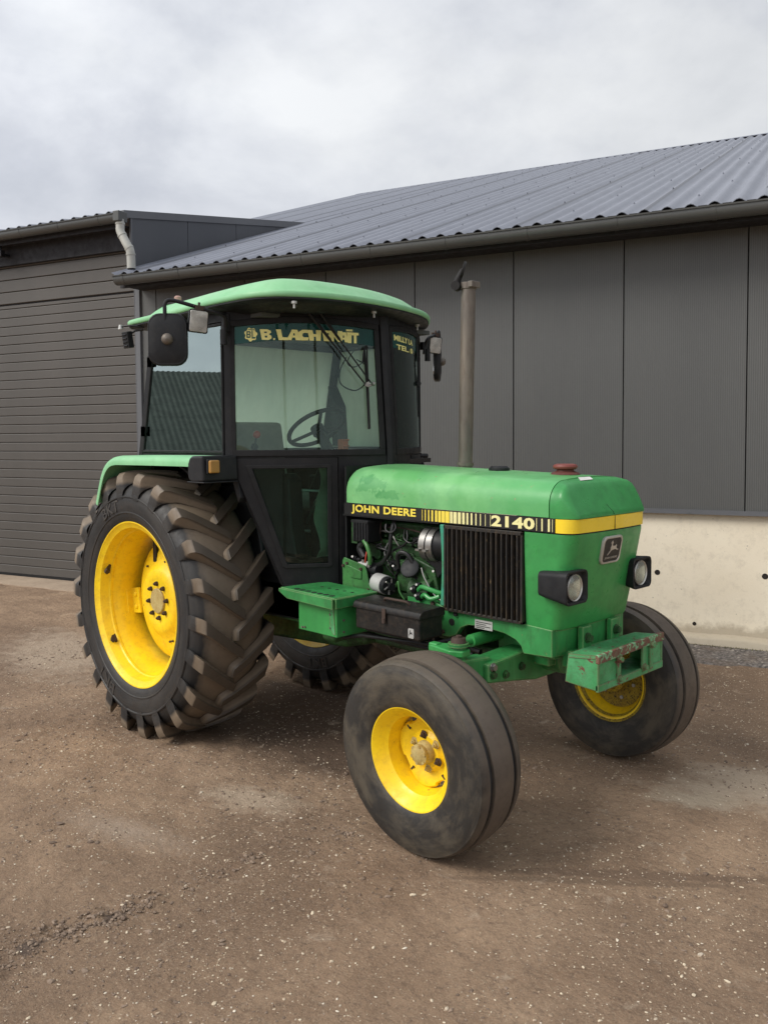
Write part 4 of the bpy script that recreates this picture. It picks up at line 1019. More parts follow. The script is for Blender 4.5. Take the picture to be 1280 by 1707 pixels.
# weight bracket
WB = empty('weight_bracket', parent=T)
yB = .278
m = MB()
for q_ in (-yB, yB-.014):
    m = MB(); m.prism([(2.652,.684),(2.668,.812),(2.818,.826),(2.818,.672)], 1, q_, q_+.014); obj('end_plate', m, RUSTG, WB, smooth=0, bevel=.004)
m = MB()
m.prism([(-yB-.003,.792),(-yB-.003,.830),(yB+.003,.838),(yB+.003,.800)], 0, 2.806, 2.824)
obj('top_rail', m, RAILR, WB, smooth=0, bevel=.003)
m = MB(); m.prism([(-yB,.668),(-yB,.700),(yB,.706),(yB,.672)], 0, 2.804, 2.820); obj('bottom_rail', m, RUSTG, WB, smooth=0, bevel=.003)
for a_, b_ in ((-yB+.010,-.115), (.10,yB-.01)):
    m = MB(); m.box((2.802,a_,.69), (2.814,b_,.81)); obj('front_plate', m, RUSTG, WB, smooth=0, bevel=.003)
for y0_ in (-.13,.082,.15):
    m = MB(); m.box((2.813,y0_,.688), (2.826,y0_+.026,.805)); obj('clamp_strap', m, RUSTG, WB, smooth=0, bevel=.004)
for y_, z_ in ((-.117,.700),(-.117,.785),(.095,.710),(.163,.80)):
    m = MB(); m.cyl((2.822,y_,z_), (2.840,y_,z_), .013, 8); m.cyl((2.82,y_,z_),(2.828,y_,z_),.018,14); obj('bracket_bolt', m, RUSTG, WB, smooth=20)
R = []
for i in range(9):
    t = i/8; y_ = (-yB-.003)+2*(yB+.003)*t; dip = .018*math.sin(math.pi*t); xb = 2.672-.02*math.sin(math.pi*t)
    R.append([(xb, y_, .8135-dip*.2), (2.74, y_, .8200-dip), (2.808, y_, .8275), (2.808, y_, .812), (2.74, y_, .803-dip), (xb, y_, .796-dip*.2)])
m = MB(); m.rings(R); obj('top_plate', m, RUSTG, WB, smooth=40)
m = MB(); m.box((2.665,-yB+.014,.682), (2.800,yB-.014,.694)); obj('floor_plate', m, RUSTG, WB, smooth=0)
for y_ in (-.115,.125):
    m = MB(); m.box((2.632,y_-.035,.80), (2.662,y_+.035,.905)); obj('mounting_lug', m, FRAMEG, WB, smooth=0, bevel=.006)
    m = MB(); m.cyl((2.66,y_,.852), (2.684,y_,.852), .017, 6); m.cyl((2.66,y_,.852),(2.667,y_,.852),.024,14); obj('lug_bolt', m, CAST, WB, smooth=20)
m = MB(); m.box((2.58,-.2,.72), (2.67,.2,.80)); obj('bracket_neck', m, FRAMEG, WB, smooth=0, bevel=.01)

# ---- step, tool box
ST = empty('step', parent=T)
m = MB(); m.prism([(1.085,-.622),(1.548,-.645),(1.565,-.36),(1.13,-.34)], 2, .944, .956)
obj('tread_plate', m, FRAMEG, ST, smooth=0, bevel=.005)
m = MB(); m.prism([(1.085,.952),(1.085,.935),(1.16,.905),(1.548,.900),(1.548,.952)], 1, -.646, -.636, Matrix.Translation((1.3,-.64,0)) @ Matrix.Rotation(-.05, 4, 'Z') @ Matrix.Translation((-1.3,.64,0)))
m.box((1.547,-.640,.902), (1.557,-.36,.952)); obj('tread_skirt', m, FRAMEG, ST, smooth=0, bevel=.003)
m = MB()
for k in range(7):
    x = 1.20+.048*k; m.cyl((x,-.600-.001*k,.9555), (x,-.600-.001*k,.9572), .016, 14)
for k in range(5): m.cyl((1.25+.06*k,-.47,.9555), (1.25+.06*k,-.47,.9570), .010, 12)
obj('tread_holes', m, GRILLEB, ST, smooth=0)
m = MB(); m.box((1.215,-.605,.745), (1.520,-.36,.943)); obj('step_box', m, GREEN, ST, smooth=0, bevel=.006)
m = MB()
for p in ((1.44,-.606,.905),(1.475,-.606,.86),(1.475,-.606,.79),(1.25,-.606,.762),(1.27,-.606,.765)): m = MB(); m.cyl(p, (p[0],-.612,p[2]), .0055, 8); obj('step_bolt', m, EXH, ST)
for p in ((1.521,-.56,.90),(1.521,-.56,.83),(1.521,-.56,.77)): m = MB(); m.cyl(p, (1.527,p[1],p[2]), .006, 8); obj('step_bolt', m, EXH, ST)
m = MB(); m.prism([(1.470,.79),(1.470,.905),(1.50,.905),(1.512,.76),(1.497,.76)], 1, -.6085, -.6055); obj('scuffed_paint', m, RUSTG, ST, smooth=0)
TB = empty('tool_box', parent=T)
m = MB(); m.box((1.597,-.548,.803), (2.038,-.385,.912)); obj('box_body', m, BOXM, TB, bevel=.010)
m = MB(); m.prism([(-.556,.906),(-.556,.922),(-.545,.938),(-.525,.944),(-.405,.950),(-.385,.944),(-.378,.922),(-.378,.906)], 0, 1.588, 2.047); obj('box_lid', m, BOXM, TB, smooth=40, bevel=.004)
m = MB(); m.tube(smooth_path([(1.735,-.475,.947),(1.75,-.485,.962),(1.82,-.49,.964),(1.89,-.485,.962),(1.905,-.475,.947)], 4), .006, 8); obj('carrying_handle', m, DARKBOLT, TB)
m = MB(); m.box((1.800,-.562,.862), (1.824,-.556,.930)); m.box((1.803,-.566,.858),(1.821,-.561,.885)); obj('latch', m, DARKBOLT, TB, smooth=0, bevel=.002)
m = MB(); m.prism([(p[0]*.24+1.985, p[1]*.38+.835) for p in rr2(.075,.06,.02)], 1, -.551, -.5478); tbb = obj('small_badge', m, GALV, TB, smooth=0)
m = MB(); m.prism([(p[0]*.33+1.982, p[1]*.36+.835) for p in deer], 1, -.5525, -.5508); obj('leaping_deer', m, DECB, tbb, smooth=0)
m = MB(); m.box((1.62,-.50,.785), (2.0,-.42,.803)); m.tube([(1.45,-.50,.72),(1.60,-.50,.755),(2.02,-.47,.775),(2.08,-.36,.79)], .010, 8); obj('box_carrier', m, BLACKP, TB, smooth=30)
# ================================================================== FENDERS
def arch(r, a0, a1, n=16, cx_=0, cz_=.752): return [(cx_+r*math.cos(rad(a0+(a1-a0)*k/n)), cz_+r*math.sin(rad(a0+(a1-a0)*k/n))) for k in range(n+1)]
top_prof = [(-.395,1.36),(-.355,1.455),(-.315,1.535),(-.265,1.595),(-.20,1.635),(-.12,1.652),(.0,1.655),(.30,1.658),(.62,1.660),(.735,1.660)]
for s in (-1, 1):
    fd = empty('fender', parent=T); sh = Matrix.Translation((0 if s == -1 else -.36, 0, 0))
    def inner(pr, t):
        out = []
        for i, p in enumerate(pr):
            a = Vector(pr[max(0, i-1)]); b = Vector(pr[min(len(pr)-1, i+1)]); d = (b-a).normalized(); nrm = Vector((d.y, -d.x)); out.append(tuple(Vector(p)+nrm*t))
        return out
    sp = [(p[0], p[2]) for p in smooth_path([(a, 0, b) for a, b in top_prof if s == -1 or a < .4], 4)]
    # cross-section: cab side -> outer rolled edge with a short skirt
    R = []
    for i, (x, z) in enumerate(sp):
        a = Vector(sp[max(0, i-1)]); b = Vector(sp[min(len(sp)-1, i+1)]); d = (b-a).normalized(); nx, nz = d.y, -d.x   # inward normal
        sec = [(.60,0),(.90,0),(.925,.004),(.945,.016),(.952,.034),(.952,.056),(.946,.056),(.944,.036),(.935,.022),(.60,.012)]
        R.append([(x+nx*q, s*y_, z+nz*q) for y_, q in sec])
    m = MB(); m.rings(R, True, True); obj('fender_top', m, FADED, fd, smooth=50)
    # black moulded front end that carries the lamp
    m = MB(); sec = [(.725,1.532),(.715,1.56),(.718,1.62),(.735,1.652),(.76,1.662),(.86,1.664),(.87,1.56),(.868,1.526),(.76,1.520)]
    m.prism(sec, 1, s*.955, s*.73, sh); obj('fender_end_cap', m, PLAST, fd, smooth=40, bevel=.014, seg=3)
    m = MB(); m.box((.71, s*.955, 1.518), (.874, s*.735, 1.526), sh); obj('end_cap_lip', m, PLAST, fd, smooth=0, bevel=.004)
    lp = empty('indicator_lamp', parent=fd)
    m = MB(); m.box((.868, s*.936, 1.567), (.885, s*.868, 1.645), sh); obj('lamp_base', m, PLAST, lp, bevel=.006)
    m = MB(); m.box((.884, s*.932, 1.572), (.907, s*.872, 1.640), sh); obj('lamp_lens', m, AMBER, lp, bevel=.008, seg=3)
    # wheel arch lining and the dark panel between tyre and cab
    ar = arch(.885, 172, 57, 24); ar2 = arch(.90, 57, 172, 24)
    m = MB(); m.prism(ar+ar2, 1, s*.40, s*.75); obj('wheel_arch', m, BLACKP, fd, smooth=40)
    m = MB(); m.prism([(.83,1.55),(.88,1.52),(.90,1.25),(.98,.95),(.98,.72),(.3,.70),(.3,1.2),(.70,1.35),(.60,1.53)], 1, s*.30, s*.40); obj('arch_front_panel', m, BLACKP, fd, smooth=0, bevel=.01)
    m = MB(); m.prism([(-.40,1.0),(-.40,1.36),(-.30,1.54),(-.18,1.63),(.85 if s == -1 else .5,1.64),(.85,1.0)], 1, s*.40, s*.42); obj('fender_inner_wall', m, BLACKP, fd, smooth=0)

# ================================================================== TRANSMISSION, ENGINE
CH = empty('chassis', parent=T)
m = MB(); m.prism([(-.35,.50),(-.38,.62),(-.36,1.02),(.9,1.05),(1.30,.98),(1.30,.60),(1.1,.55),(.3,.50)], 1, -.20, .20); obj('gearbox', m, CAST, CH, smooth=0, bevel=.03)
m = MB(); m.cyl((0,-.60,.752),(0,.60,.752),.10,24); m.cyl((0,-.46,.752),(0,.46,.752),.15,24); m.cyl((0,-.22,.752),(0,.22,.752),.24,28); obj('rear_axle', m, CAST, CH)
m = MB(); m.box((.30,-.40,.70),(1.15,-.21,.94)); m.box((1.10,-.36,.62),(1.22,-.20,.93)); obj('fuel_tank', m, CAST, CH, bevel=.03)
m = MB(); m.box((.30,.40,.70),(1.15,.21,.94)); obj('battery_tray', m, CAST, CH, bevel=.03)
m = MB(); m.box((1.30,-.14,.60),(2.20,.14,.72)); m.box((1.25,-.17,.70),(2.0,.17,.98)); obj('oil_sump', m, CAST, CH, bevel=.02)
m = MB(); m.tube([(1.30,-.30,.76),(1.72,-.30,.745),(2.18,-.33,.73)], .011, 8); m.tube([(1.28,-.26,.80),(1.8,-.25,.74),(2.15,-.24,.72)], .014, 8); m.tube([(1.3,-.28,.70),(1.75,-.28,.69),(2.2,-.2,.68)], .010, 8); m.box((1.88,-.315,.70),(1.92,-.28,.765)); obj('steering_pipes', m, HOSE, CH)
CASTG = paint('oily_green_bracket', (.05,.20,.05), (.03,.13,.03), (.02,.03,.015), .7, 8, .45, (.08,.06,.02), .68, bumpy=.2)
EN_ = empty('engine', parent=T)
m = MB()
m.box((1.28,-.17,.92),(1.97,.17,1.20)); m.box((1.30,-.19,1.06),(1.90,.19,1.20)); m.box((1.32,-.165,1.20),(1.86,.165,1.30))
obj('engine_block', m, CAST, EN_, bevel=.014)
m = MB()
for k in range(4): m.cyl((1.40+.125*k,-.19,1.12),(1.40+.125*k,-.205,1.12),.030,20)
m.box((1.33,-.215,1.185),(1.86,-.17,1.205)); m.box((1.33,-.20,.985),(1.9,-.17,1.0))
for k in range(6): m.cyl((1.36+.095*k,-.19,1.215),(1.36+.095*k,-.19,1.232),.010,6)
obj('block_ribs', m, CAST, EN_, bevel=.005)
m = MB(); m.box((1.36,-.13,1.30),(1.82,.13,1.345)); obj('rocker_cover', m, CAST, EN_, bevel=.02)
m = MB(); m.prism([(1.60,.95),(1.60,1.10),(1.72,1.14),(1.86,1.10),(1.90,.95)], 1, -.21,-.255); m.cyl((1.78,-.255,1.03),(1.78,-.275,1.03),.05,24); obj('timing_cover', m, CAST, EN_, bevel=.01)
# regulator / fuse box, top left of the bay
RB = empty('relay_box', parent=EN_)
m = MB(); m.box((1.335,-.325,1.195),(1.455,-.225,1.315)); obj('box_case', m, BLACKP, RB, bevel=.008)
m = MB()
for k in range(5): m.box((1.347+.022*k,-.330,1.205),(1.357+.022*k,-.324,1.30))
m.box((1.33,-.33,1.300),(1.46,-.22,1.310)); obj('box_fins', m, PLAST, RB, smooth=0)
m = MB(); m.box((1.29,-.29,1.18),(1.335,-.26,1.31)); m.box((1.30,-.27,1.185),(1.345,-.25,1.20)); obj('box_bracket', m, CAST, RB, smooth=0)
# air cleaner can with two metal bands near the radiator
AC = empty('air_canister', parent=EN_)
m = MB(); m.cyl((1.81,-.245,1.215),(1.965,-.225,1.215),.083,32); obj('canister_body', m, BLACKP, AC)
for x in (1.815, 1.862):
    m = MB(); m.cyl((x,-.2445,1.215),(x+.034,-.2405,1.215),.0865,32); m.box((x+.004,-.345,1.190),(x+.028,-.320,1.200)); obj('canister_band', m, STEEL, AC)
m = MB(); m.prism([(1.82,1.13),(1.85,1.17),(1.93,1.17),(1.945,1.10),(1.90,1.05),(1.88,1.10)], 1, -.27,-.24); obj('canister_bracket', m, BLACKP, AC, smooth=0, bevel=.004)
# round black filler funnel
FC = empty('filler', parent=EN_)
A = Matrix.Translation((1.745,-.300,1.085)) @ Matrix.Rotation(rad(28), 4, 'Y') @ Matrix.Rotation(rad(-38), 4, 'X')
m = MB(); m.lathe([(.0,.048),(.008,.050),(.016,.049),(.020,.042),(.021,.0005)], 32, A, closed=False); m.lathe([(0,.048),(-.03,.035),(-.06,.022),(-.12,.018)], 24, A); obj('filler_cap', m, PLAST, FC)
m = MB(); m.tube([(1.755,-.26,1.05),(1.77,-.24,.99),(1.775,-.23,.95)], .022, 14); obj('filler_neck', m, BLACKP, FC)
# starter and alternator
AL = empty('alternator', parent=EN_)
m = MB(); m.cyl((1.50,-.30,.990),(1.585,-.315,.985),.050,28); obj('alternator_body', m, GALV, AL)
m = MB(); m.cyl((1.585,-.315,.985),(1.615,-.32,.983),.046,28); m.cyl((1.615,-.32,.983),(1.635,-.325,.982),.020,16); obj('alternator_end', m, BLACKP, AL)
m = MB()
for k in range(6):
    a = k*math.pi/3; c = Vector((1.617,-.3205,.983)); m.tube([c+Vector((0, .016*math.cos(a), .016*math.sin(a))), c+Vector((0, .042*math.cos(a+.3), .042*math.sin(a+.3)))], .005, 6)
obj('alternator_fins', m, STEEL, AL)
SM = empty('starter_motor', parent=EN_)
m = MB(); m.cyl((1.36,-.285,1.060),(1.43,-.285,1.055),.034,24); obj('starter_body', m, GALV, SM)
m = MB(); m.cyl((1.43,-.285,1.055),(1.50,-.285,1.05),.033,24); m.cyl((1.44,-.285,1.02),(1.52,-.29,1.015),.025,18); m.box((1.44,-.31,1.045),(1.475,-.26,1.085)); obj('starter_head', m, BLACKP, SM, bevel=.004)
m = MB(); m.cyl((1.395,-.30,1.088),(1.395,-.30,1.10),.012,8); m.cyl((1.46,-.315,1.075),(1.46,-.328,1.075),.010,8); m.cyl((1.455,-.30,1.095),(1.455,-.30,1.11),.008,8); obj('terminals', m, STEEL, SM)
m = MB(); m.prism([(1.262,1.085),(1.275,1.105),(1.44,1.075),(1.455,1.04),(1.47,.985),(1.50,.955),(1.50,.925),(1.30,.925),(1.262,.935)], 1, -.335,-.325); obj('side_bracket', m, CASTG, EN_, smooth=0, bevel=.004)
m = MB(); m.prism([(1.30,1.07),(1.42,1.045),(1.42,1.0),(1.34,1.0)], 1, -.343,-.334); obj('bracket_rib', m, CASTG, EN_, smooth=0, bevel=.006)
for p in ((1.275,1.06),(1.305,1.075),(1.415,1.055),(1.47,.95)): m = MB(); m.cyl((p[0],-.334,p[1]),(p[0],-.345,p[1]),.008,8); obj('bracket_bolt', m, DARKBOLT, EN_)
# hoses, pipes, cables
def hose(name, pts, r, mat, k=6): m = MB(); m.tube(smooth_path(pts, k), r, 10); return obj(name, m, mat, EN_)
hose('thick_hose', [(1.60,-.27,1.32),(1.605,-.29,1.28),(1.60,-.30,1.22),(1.59,-.30,1.16),(1.54,-.30,1.10),(1.47,-.29,1.075),(1.40,-.28,1.075)], .011, HOSE)
hose('cable_loop', [(1.56,-.29,1.30),(1.575,-.305,1.27),(1.615,-.305,1.262),(1.635,-.295,1.285),(1.62,-.285,1.31)], .006, HOSE)
hose('cable_loop', [(1.66,-.25,1.28),(1.68,-.28,1.235),(1.73,-.28,1.215),(1.78,-.28,1.245),(1.80,-.25,1.29)], .004, HOSE)
hose('breather_hose', [(1.395,-.29,1.11),(1.36,-.29,1.16),(1.40,-.28,1.20)], .022, HOSE)
hose('green_hose', [(1.465,-.32,1.085),(1.475,-.33,1.13),(1.455,-.33,1.18),(1.42,-.32,1.205)], .011, GHOSE)
hose('red_wire', [(1.44,-.33,1.09),(1.45,-.335,1.12),(1.452,-.33,1.15)], .004, RED)
hose('curved_pipe', [(1.66,-.30,1.08),(1.66,-.31,1.14),(1.685,-.31,1.165),(1.725,-.30,1.155),(1.755,-.29,1.11)], .012, HOSE)
hose('injector_line', [(1.40,-.21,1.25),(1.50,-.24,1.255),(1.56,-.25,1.245),(1.60,-.25,1.20),(1.63,-.22,1.14)], .005, STEEL)
hose('injector_line', [(1.46,-.21,1.27),(1.60,-.23,1.28),(1.75,-.24,1.27),(1.84,-.23,1.25)], .004, DARKBOLT)
hose('injector_line', [(1.62,-.21,1.10),(1.66,-.24,1.09),(1.70,-.26,1.115),(1.72,-.26,1.14)], .005, STEEL)
hose('throttle_rod', [(1.82,-.30,1.10),(1.84,-.305,1.06),(1.87,-.305,1.02),(1.90,-.30,.98),(1.955,-.30,.95)], .004, STEEL)
hose('green_pipe', [(1.80,-.30,.985),(1.83,-.31,1.005),(1.88,-.31,1.0),(1.93,-.29,.985),(1.95,-.27,.985)], .012, GREEN)
hose('green_pipe', [(1.83,-.31,.955),(1.86,-.32,.97),(1.90,-.32,.955),(1.94,-.30,.97)], .011, GREEN)
hose('drain_pipe', [(1.63,-.29,.98),(1.655,-.30,1.01),(1.665,-.30,.96),(1.69,-.29,.92)], .005, GHOSE)
for c, r in (((1.775,-.30,.985),.022),((1.815,-.31,.955),.022),((1.80,-.30,1.01),.014),((1.645,-.30,1.075),.014),((1.72,-.27,1.10),.018),((1.33,-.30,1.10),.014),((1.36,-.30,1.095),.012)):
    m = MB(); m.cyl((c[0]-.014,c[1],c[2]),(c[0]+.014,c[1],c[2]),r,12); m.cyl((c[0],c[1]-.012,c[2]),(c[0],c[1]+.01,c[2]),r*.8,6); obj('pipe_union', m, BLACKP, EN_, bevel=.003)
m = MB()
for c in ((1.775,-.322,.990),(1.815,-.333,.962),(1.64,-.315,1.09),(1.70,-.28,1.075),(1.325,-.31,1.108),(1.905,-.30,1.09),(1.80,-.31,1.012)): m.cyl(c,(c[0]+.004,c[1]-.012,c[2]+.004),.006,8)
m.cyl((1.68,-.275,1.075),(1.73,-.28,1.07),.010,10)
obj('bright_fittings', m, STEEL, EN_)
rr_ = random.Random(12)
for k in range(16):
    x0 = rr_.uniform(1.32, 1.85); z0 = rr_.uniform(1.12, 1.31); x1 = x0+rr_.uniform(-.14, .16); z1 = z0-rr_.uniform(.04, .2); y0 = -rr_.uniform(.205, .27)
    hose('thin_cable' if k % 3 else 'thin_pipe', [(x0, y0, z0), (x0+rr_.uniform(-.03,.03), y0-.02, (z0*2+z1)/3), (x1, y0-rr_.uniform(0,.03), (z0+z1*2)/3), (x1+rr_.uniform(-.03,.03), y0+.01, z1)], rr_.choice((.0025,.003,.0045,.006)), HOSE if k % 3 else rr_.choice((STEEL, DARKBOLT, GHOSE)), 4)
for k in range(14):
    x0 = rr_.uniform(1.30, 1.90); z0 = rr_.uniform(.98, 1.30); a = rr_.uniform(.012, .028)
    m = MB(); m.box((x0-a, -.235, z0-a*.7), (x0+a, -.18, z0+a*.7)); m.cyl((x0, -.235, z0), (x0, -.248, z0), a*.45, 6); obj('engine_fitting', m, CAST if k % 2 else BLACKP, EN_, bevel=.004)
m = MB(); m.box((1.25,-.30,.93),(1.262,.30,1.60)); m.box((1.25,-.3155,1.33),(1.95,-.285,1.3365)); obj('firewall', m, BLACKP, EN_, smooth=0)
m = MB(); m.cyl((1.72,-.23,.97),(1.86,-.23,.97),.075,24); m.box((1.60,-.26,.92),(1.95,-.2,.945)); obj('oil_filter', m, CAST, EN_, bevel=.004)

# ================================================================== EXHAUST AND FITTINGS ON THE HOOD
EX = empty('exhaust_stack', parent=T)
m = MB(); m.cyl((1.752,.12,1.58),(1.778,.12,2.555),.0385,32); obj('exhaust_pipe', m, EXH, EX)
m = MB(); m.cyl((1.7515,.12,1.60),(1.753,.12,1.618),.045,28); obj('base_collar', m, EXH, EX)
m = MB(); m.cyl((1.7765,.12,2.535),(1.7785,.12,2.570),.0425,32); m.box((1.80,.085,2.54),(1.83,.155,2.572)); obj('clamp_ring', m, EXH, EX, bevel=.003)
m = MB(); m.cyl((1.745,.050,2.552),(1.722,.098,2.552),.024,18); m.tube([(1.732,.073,2.555),(1.738,.079,2.585),(1.748,.090,2.615),(1.756,.098,2.640)],[.020,.019,.016,.012],12)
m.cyl((1.753,.095,2.638),(1.762,.104,2.634),.046,28); obj('rain_flap', m, EXTOP, EX, smooth=40)
m = MB(); m.cyl((2.075,0,1.585),(2.075,0,1.597),.052,28); m.cyl((2.075,0,1.597),(2.075,0,1.606),.049,28,.040); obj('hood_cap', m, PLAST, T)
PC = empty('air_precleaner', parent=T)
m = MB(); m.tube([(2.452,.02,1.575),(2.452,.02,1.583),(2.452,.02,1.590),(2.452,.02,1.600)],[.070,.062,.042,.038],32); obj('precleaner_base', m, REDBR, PC)
m = MB(); m.tube([(2.452,.02,1.598),(2.452,.02,1.604),(2.452,.02,1.612),(2.452,.02,1.620),(2.452,.02,1.624)],[.046,.056,.058,.053,.040],32); obj('precleaner_lid', m, REDCAP, PC)

# ================================================================== CAB
CB = empty('cab', parent=T)
Ax, Ay, Bx_, By = .805, .752, 1.302, .022
def PV(s_, z, off=0, side=-1):
    # plan arc of a windscreen half, s_ 0 at the corner pillar .. 1 at the centre post ; side -1 = right half
    x = Ax+(Bx_-Ax)*s_; y = Ay+(By-Ay)*s_
    L = math.hypot(Bx_-Ax, By-Ay); nx, ny_ = (Ay-By)/L, (Bx_-Ax)/L
    b = .050*4*s_*(1-s_)+off
    x += nx*b; y += ny_*b
    x -= .052*s_*max(0, (z-1.68))/.7
    return (x, side*y, z)
def PVn(side):  # not needed for exact shading
    return side
def panel(poly_s, o0, o1, side, n=1):
    # poly in (s,z), subdivided along s so it follows the curve, thickness from offset o0 to o1
    P = []
    m_ = len(poly_s)
    for i in range(m_):
        a, b = poly_s[i], poly_s[(i+1) % m_]; k = max(1, int(abs(b[0]-a[0])/.06))
        for j in range(k): t = j/k; P.append((a[0]+(b[0]-a[0])*t, a[1]+(b[1]-a[1])*t))
    return P
def grid_panel(s0, s1, z0f, z1f, o0, o1, side, n=14, mb=None):
    m = mb or MB(); R = []
    for i in range(n+1):
        s_ = s0+(s1-s0)*i/n; z0 = z0f(s_) if callable(z0f) else z0f; z1 = z1f(s_) if callable(z1f) else z1f
        R.append([PV(s_, z0, o0, side), PV(s_, z0, o1, side), PV(s_, z1, o1, side), PV(s_, z1, o0, side)])
    m.rings(R, True, True); return m
ZB, ZT = 1.690, 2.352      # windscreen glass bottom, top
def zt(s_): return ZT+.028*math.sin(math.pi*min(1, max(0, s_)))+.0*s_
for side in (-1, 1):
    # ---- front quarter: frame and screen
    wn = empty('windscreen_half', parent=CB)
    fr = MB()
    grid_panel(.018, .985, 1.655, ZB, -.012, .018, side, mb=fr)
    grid_panel(.018, .985, zt, lambda s_: zt(s_)+.034, -.012, .018, side, mb=fr)
    grid_panel(.018, .050, ZB-.002, lambda s_: zt(s_)+.002, -.012, .018, side, 2, mb=fr)
    grid_panel(.950, .985, ZB-.002, lambda s_: zt(s_)+.002, -.012, .018, side, 2, mb=fr)
    obj('screen_frame', fr, RUBBERB, wn, smooth=50, bevel=.004)
    obj('screen_glass', grid_panel(.048, .952, ZB-.004, lambda s_: zt(s_)+.004, 0, .005, side, 18), GL_SCREEN, wn, smooth=60)
    strip = obj('sun_strip', grid_panel(.052, .948, lambda s_: zt(s_)-.092, lambda s_: zt(s_)-.001, .0055, .0065, side, 18), GL_STRIP, wn, smooth=60)
    if side == -1:
        # lettering of the sun strip: wedge-cut capitals after the photographed ones
        LT = {
         'B': [[(0,1),(.62,1),(.90,.86),(.93,.68),(.74,.54),(.96,.38),(.95,.14),(.70,0),(.16,.02)], [(.36,.78),(.58,.78),(.58,.64),(.38,.64)], [(.40,.40),(.62,.40),(.60,.22),(.42,.22)]],
         'L': [[(0,1),(.40,1),(.50,.28),(1,.24),(.96,0),(.20,0)]],
         'A': [[(.40,1),(.78,.98),(1,0),(.64,.02),(.60,.26),(.42,.26),(.34,.0),(0,.04)], [(.50,.66),(.58,.66),(.60,.44),(.46,.44)]],
         'C': [[(.95,1),(.40,1),(.06,.78),(.0,.28),(.30,.0),(.90,.02),(.94,.30),(.52,.30),(.40,.42),(.42,.62),(.56,.72),(.98,.70)]],
         'H': [[(0,1),(.36,1),(.42,.62),(.62,.62),(.62,1),(1,1),(.92,0),(.60,0),(.60,.38),(.44,.38),(.44,0),(.14,0)]],
         'E': [[(.0,1),(.95,1),(.95,.76),(.42,.76),(.44,.62),(.86,.62),(.88,.40),(.48,.40),(.50,.24),(1,.24),(1,0),(.16,0)]],
         'N': [[(.0,.98),(.36,1),(.62,.50),(.66,1),(1,1),(.90,0),(.62,0),(.38,.44),(.36,0),(.06,0)]],
         'a': [[(.40,.9),(.78,.9),(1,-.06),(.64,-.04),(.60,.20),(.42,.20),(.34,-.06),(0,-.02)], [(.50,.60),(.58,.60),(.60,.38),(.46,.38)]],
         'I': [[(.0,.92),(1,.92),(.86,-.10),(.16,-.10)], ], 'T': [[(0,.92),(1,.90),(.98,.66),(.70,.66),(.66,-.10),(.32,-.10),(.34,.66),(.02,.66)]],
        }
        z0s, hs = 2.283, .058
        def sx_of(px): return .05+(px-390)/(640-390)*.905
        items = [('B',434,455),('L',462,484),('A',480,505),('C',500,520),('H',517,542),('E',543,560),('N',555,580),('a',571,591),('I',588,597),('T',596,610)]
        from mathutils.geometry import tessellate_polygon
        m = MB()
        def put(polys, sa, sb, za, zb):
            loops = [[Vector((p[0], p[1], 0)) for p in q] for q in polys]
            tr = tessellate_polygon(loops); flat = [p for q in loops for p in q]
            vs = [PV(sa+(sb-sa)*p.x, za+(zb-za)*p.y, .0085, -1) for p in flat]; vb = [PV(sa+(sb-sa)*p.x, za+(zb-za)*p.y, .0070, -1) for p in flat]
            n_ = len(vs); m.add(vs+vb, [t for t in tr]+[tuple(i+n_ for i in t[::-1]) for t in tr])
        for ch, a, b in items:
            sa, sb = sx_of(a), sx_of(b); dz = .002*math.sin(math.pi*sa); put(LT[ch], sa, sb, z0s+dz+.006*(1-sa)-.003, z0s+hs+dz+.006*(1-sa)-.003)
        put([[(0,0),(1,0),(1,1),(0,1)]], sx_of(587), sx_of(599), z0s+hs+.001, z0s+hs+.011)      # bar over the I
        put([[(0,0),(1,0),(1,1),(0,1)]], sx_of(457), sx_of(460), z0s+.003, z0s+.013)
        obj('sign_lettering', m, LETS, strip, smooth=0)
        m = MB(); gear = []
        for k in range(28):
            a = 2*math.pi*k/28; r_ = 1.0 if (k//2) % 2 == 0 else .84; gear.append((.5+.5*r_*math.cos(a), .5+.5*r_*math.sin(a)))
        put([gear], sx_of(407), sx_of(430), z0s-.006, z0s+hs+.012); obj('gear_emblem', m, LETS, strip, smooth=0)
        m = MB()
        def put2(polys, sa, sb, za, zb):
            loops = [[Vector((p[0], p[1], 0)) for p in q] for q in polys]; tr = tessellate_polygon(loops); flat = [p for q in loops for p in q]
            m.add([PV(sa+(sb-sa)*p.x, za+(zb-za)*p.y, .0098, -1) for p in flat], [t for t in tr])
        STRIPD = plain('dark_green_print', (.02,.12,.10), .4)
        def ring_b(): return [[(0,1),(.8,1),(1,.8),(.85,.52),(1,.3),(.8,0),(0,0)], [(.28,.82),(.7,.82),(.7,.6),(.28,.6)], [(.28,.42),(.72,.42),(.7,.18),(.28,.18)]]
        put2(ring_b(), sx_of(411), sx_of(418.5), z0s+.014, z0s+.050)
        put2([[(0,1),(.3,1),(.3,.2),(1,.2),(1,0),(0,0)]], sx_of(420), sx_of(426), z0s+.010, z0s+.054)
        put2([[(0,0),(1,0),(1,1),(0,1)]], sx_of(414), sx_of(425), z0s+.056, z0s+.060)
        obj('emblem_print', m, STRIPD, strip, smooth=0)
    else:
        def fnl(s0_, s1_, z0_, z1_): return lambda u, v, z: PV(s0_+(s1_-s0_)*u, z0_+(z1_-z0_)*v, .0082+.0008*z, 1)
        lettering('sign_lettering', 'MILLY LA', fnl(.905, .50, 2.312, 2.345), LETS, strip, .03)
        lettering('sign_lettering', 'TEL. 0', fnl(.87, .50, 2.262, 2.293), LETS, strip, .03)
